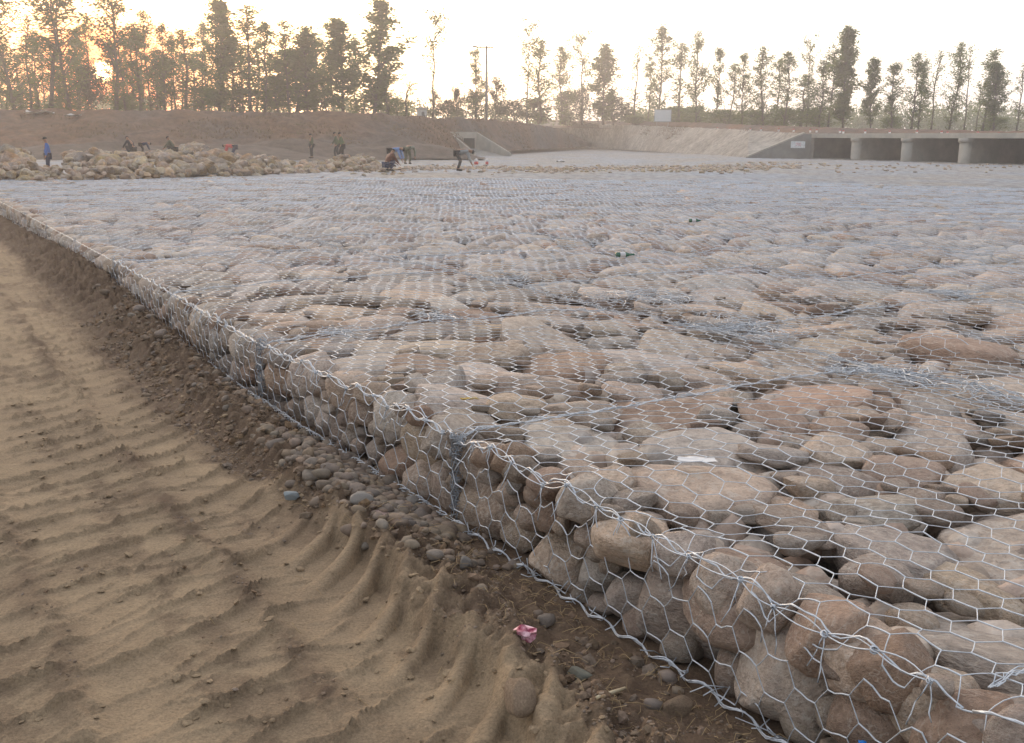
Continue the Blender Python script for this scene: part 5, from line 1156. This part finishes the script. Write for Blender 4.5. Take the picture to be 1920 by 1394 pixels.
# cobbles that stand out in the dirt
def cobble(px, py, w, label, mat_, k, sc=(1, .8, .6), rz=0, sink=.3):
    P = onsand(px, py, 0); d = np.linalg.norm(P - (0, 0, CAM_H)); r = w/2*d/F_PX
    me = STONE4[k].copy(); me.materials.clear(); me.materials.append(mat_); o = link('cobble', me, mat_); o.scale = (r*sc[0], r*sc[1], r*sc[2]); o.rotation_euler = (0, 0, rz); o.location = P + np.array([0, 0, r*sc[2]*(1 - 2*sink)]); return tag(o, label, 'cobble')
mud = mat('muddy_cobble', (.285, .205, .135), .9, 0, .2, 9, .006, 40, (.24, .165, .11), 6); gcb = mat('grey_cobble', (.23, .205, .18), .75, 0, .12, 14, .003, 60); ggr = mat('green_grey_cobble', (.17, .165, .13), .75, 0, .12, 14, .003, 60); pk = mat('pinkish_cobble', (.36, .25, .215), .85, 0, .25, 12, .006, 50)
cobble(975, 1322, 62, 'big muddy tan cobble half buried in the dirt', mud, 2, (.9, 1.6, .9), .15, .22)
cobble(1085, 1270, 46, 'green grey cobble behind the peeled stick', ggr, 3, (1.1, .7, .5), -.6)
cobble(680, 946, 46, 'round grey cobble on the pebble pile by the wire foot', gcb, 4, (1, .9, .75)); cobble(714, 977, 62, 'flat pinkish veined cobble on the pebble pile', pk, 5, (1, .6, .4), -.3); cobble(746, 1006, 44, 'flat brown cobble below the pinkish one', mud, 6, (1, .8, .5))
cobble(545, 934, 32, 'blue grey chip of stone on the edge of the sand', mat('bluish_chip', (.20, .22, .225), .7, 0, .1, 14), 7, (1, .6, .5), .4, .2); cobble(912, 1130, 28, 'small pale pebble alone on the dark dirt', mat('pale_pebble', (.42, .38, .32), .8), 8, (1, .7, .6)); cobble(872, 1062, 30, 'grey upright pebble at the end of the pebble pile', gcb, 9, (.8, .8, 1))
cobble(808, 1030, 34, 'bluish grey oval pebble below the tangled corner post', gcb, 10, (.8, .9, .8)); cobble(770, 948, 34, 'smooth grey pebble touching the foot wire', gcb, 11, (.9, .8, .8)); cobble(1270, 1330, 60, 'muddy stone sunk in the dirt near the bottom edge', mud, 1, (1, .8, .6), .3, .35)
# pebbles, clods and straw along the foot of the wire
rs = np.random.default_rng(88)
it = []
while len(it) < 900:
    s = rs.uniform(-.7, 1.7) if rs.uniform() < .8 else rs.uniform(-3, 9); u = -rs.beta(1.6, 2.2)*.62
    if s < -.3 and rs.uniform() < .75: continue
    t = float(t_edge(s)) + u + .03; r = .018 + .045*rs.beta(1.2, 4); it.append((st(s, t, sand_z(s, t) + r*.25), (r*rs.uniform(1, 1.35), r, r*rs.uniform(.6, .85)), rs.uniform(0, 6), (rs.normal(0, .2), rs.normal(0, .2))))
tag(merge_stones('pebbles', it, SH2, M['pebble']), 'river pebbles heaped in the dirt along the foot of the wire', None, None, 'stuff')
N_ = 60000; cs = np.where(rs.uniform(size=N_) < .75, rs.uniform(-3.2, 3, N_), rs.uniform(3, 14, N_)); cu = np.where(rs.uniform(size=N_) < .55, -.45 + .25*rs.normal(size=N_), -rs.uniform(.5, 2.6, N_)); ct = t_edge(cs) + cu
cz, cd = sand_height(cs, ct); clump = fbm(cs*4 + 60, ct*4, 3); okc = (cu < -.04) & (rs.uniform(size=N_) < np.clip(cd*1.6 - .35, 0, 1)*sstep(-.12, .28, clump)); it = []
for s_, t_v, z_ in list(zip(cs[okc], ct[okc], cz[okc]))[:7500]:
    r = .0025 + .016*rs.beta(1, 7); it.append((st(s_, t_v, z_ + r*.1), (r*rs.uniform(1, 1.7), r, r*rs.uniform(.6, .9)), rs.uniform(0, 6), (rs.uniform(-.5, .5), rs.uniform(-.5, .5))))
tag(merge_stones('soil_clods', it, ROCKS, mat('soil_clod', (.19, .13, .083), .95, 0, .2, 30, island=True, hue=.01), None, None, False), 'crumbs and clods of brown soil on the track', None, None, 'stuff')
it = []; n_ = 14000; fs_ = rs.uniform(-3.2, 4, n_); fu_ = -rs.uniform(.45, 2.6, n_); ft_ = t_edge(fs_) + fu_
e_ = .02; z0_, d0_ = sand_height(fs_, ft_); zs_, _ = sand_height(fs_ + e_, ft_); zt_, _ = sand_height(fs_, ft_ + e_); steep = np.hypot(zs_ - z0_, zt_ - z0_)/e_
for j in np.flatnonzero((steep > .35) & (rs.uniform(size=n_) < .55))[:520]:
    r = .006 + .024*rs.beta(1.2, 5); it.append((st(fs_[j], ft_[j], z0_[j] + .004), (r*1.3, r, r*rs.uniform(.35, .6)), rs.uniform(0, 6), (rs.normal(0, .25), rs.normal(0, .25))))
tag(merge_stones('mud_flakes', it, ROCKS, M['sand'], None, None, False), 'broken flakes of dried sand along the tyre ridges', None, None, 'stuff')
it = []; n_ = 4000; fs_ = rs.uniform(-3.2, 7, n_); fu_ = -rs.uniform(.08, .72, n_); ft_ = t_edge(fs_) + fu_; z0_, d0_ = sand_height(fs_, ft_)
for j in np.flatnonzero((d0_ > .6) & ((fs_ > -.6) | (rs.uniform(size=n_) < .3)) & (fbm(fs_*3, ft_*3 + 8, 3) > -.08))[:1700]:
    r = .010 + .040*rs.beta(1.1, 5); it.append((st(fs_[j], ft_[j], z0_[j] + r*.05), (r*1.25, r, r*.75), rs.uniform(0, 6), (rs.normal(0, .4), rs.normal(0, .4))))
tag(merge_stones('soil_lumps', it, ROCKS, M['soil_lump'] if 'soil_lump' in M else M.setdefault('soil_lump', mat('soil_lump', (.185, .125, .08), .95, 0, .3, 40, .006, 60, island=True, hue=.01)), None, None, False), 'lumps of broken soil on the dirt ridge beside the wire', None, None, 'stuff')
m = MB()
for i in range(520):
    s = rs.uniform(-2.6, .3); t = float(t_edge(s)) - rs.uniform(.03, .52); 
    if rs.uniform() < .12: s = rs.uniform(-2, 3); t = float(t_edge(s)) - rs.uniform(.5, 1.4)
    L = rs.uniform(.02, .09); a = rs.uniform(0, 6.28); z = sand_z(s, t); n = rs.normal(0, .012, 2)
    p = st(np.array([s, s + math.cos(a)*L*.5 + n[0], s + math.cos(a)*L]), np.array([t, t + math.sin(a)*L*.5 + n[1], t + math.sin(a)*L]), np.array([z + .004, z + rs.uniform(.008, .03), z + rs.uniform(.005, .03)])); m.tube(p, .0011, 3)
o = m.build('dry_straw', mat('dry_straw', (.36, .25, .13), .8, 0, .3, 9)); tag(o, 'dry grass straw strewn over the dark dirt', None, None, 'stuff')

# ------------------------------------------------------------------ haze
hz = MB(); hz.box((0, 125, 10.4), (400, 200, 12.2)); ho = hz.build('haze', None); ho['kind'] = 'stuff'; ho['label'] = 'pale evening haze over the whole site'
hm = bpy.data.materials.new('haze_air'); hm.use_nodes = True; ht_ = hm.node_tree; ht_.nodes.clear()
pv = nn(ht_, 'ShaderNodeVolumePrincipled'); pv.inputs['Color'].default_value = (.96, .93, .93, 1); pv.inputs['Density'].default_value = HAZE; pv.inputs['Anisotropy'].default_value = .6
oo = nn(ht_, 'ShaderNodeOutputMaterial'); ht_.links.new(pv.outputs[0], oo.inputs['Volume']); ho.data.materials.append(hm)
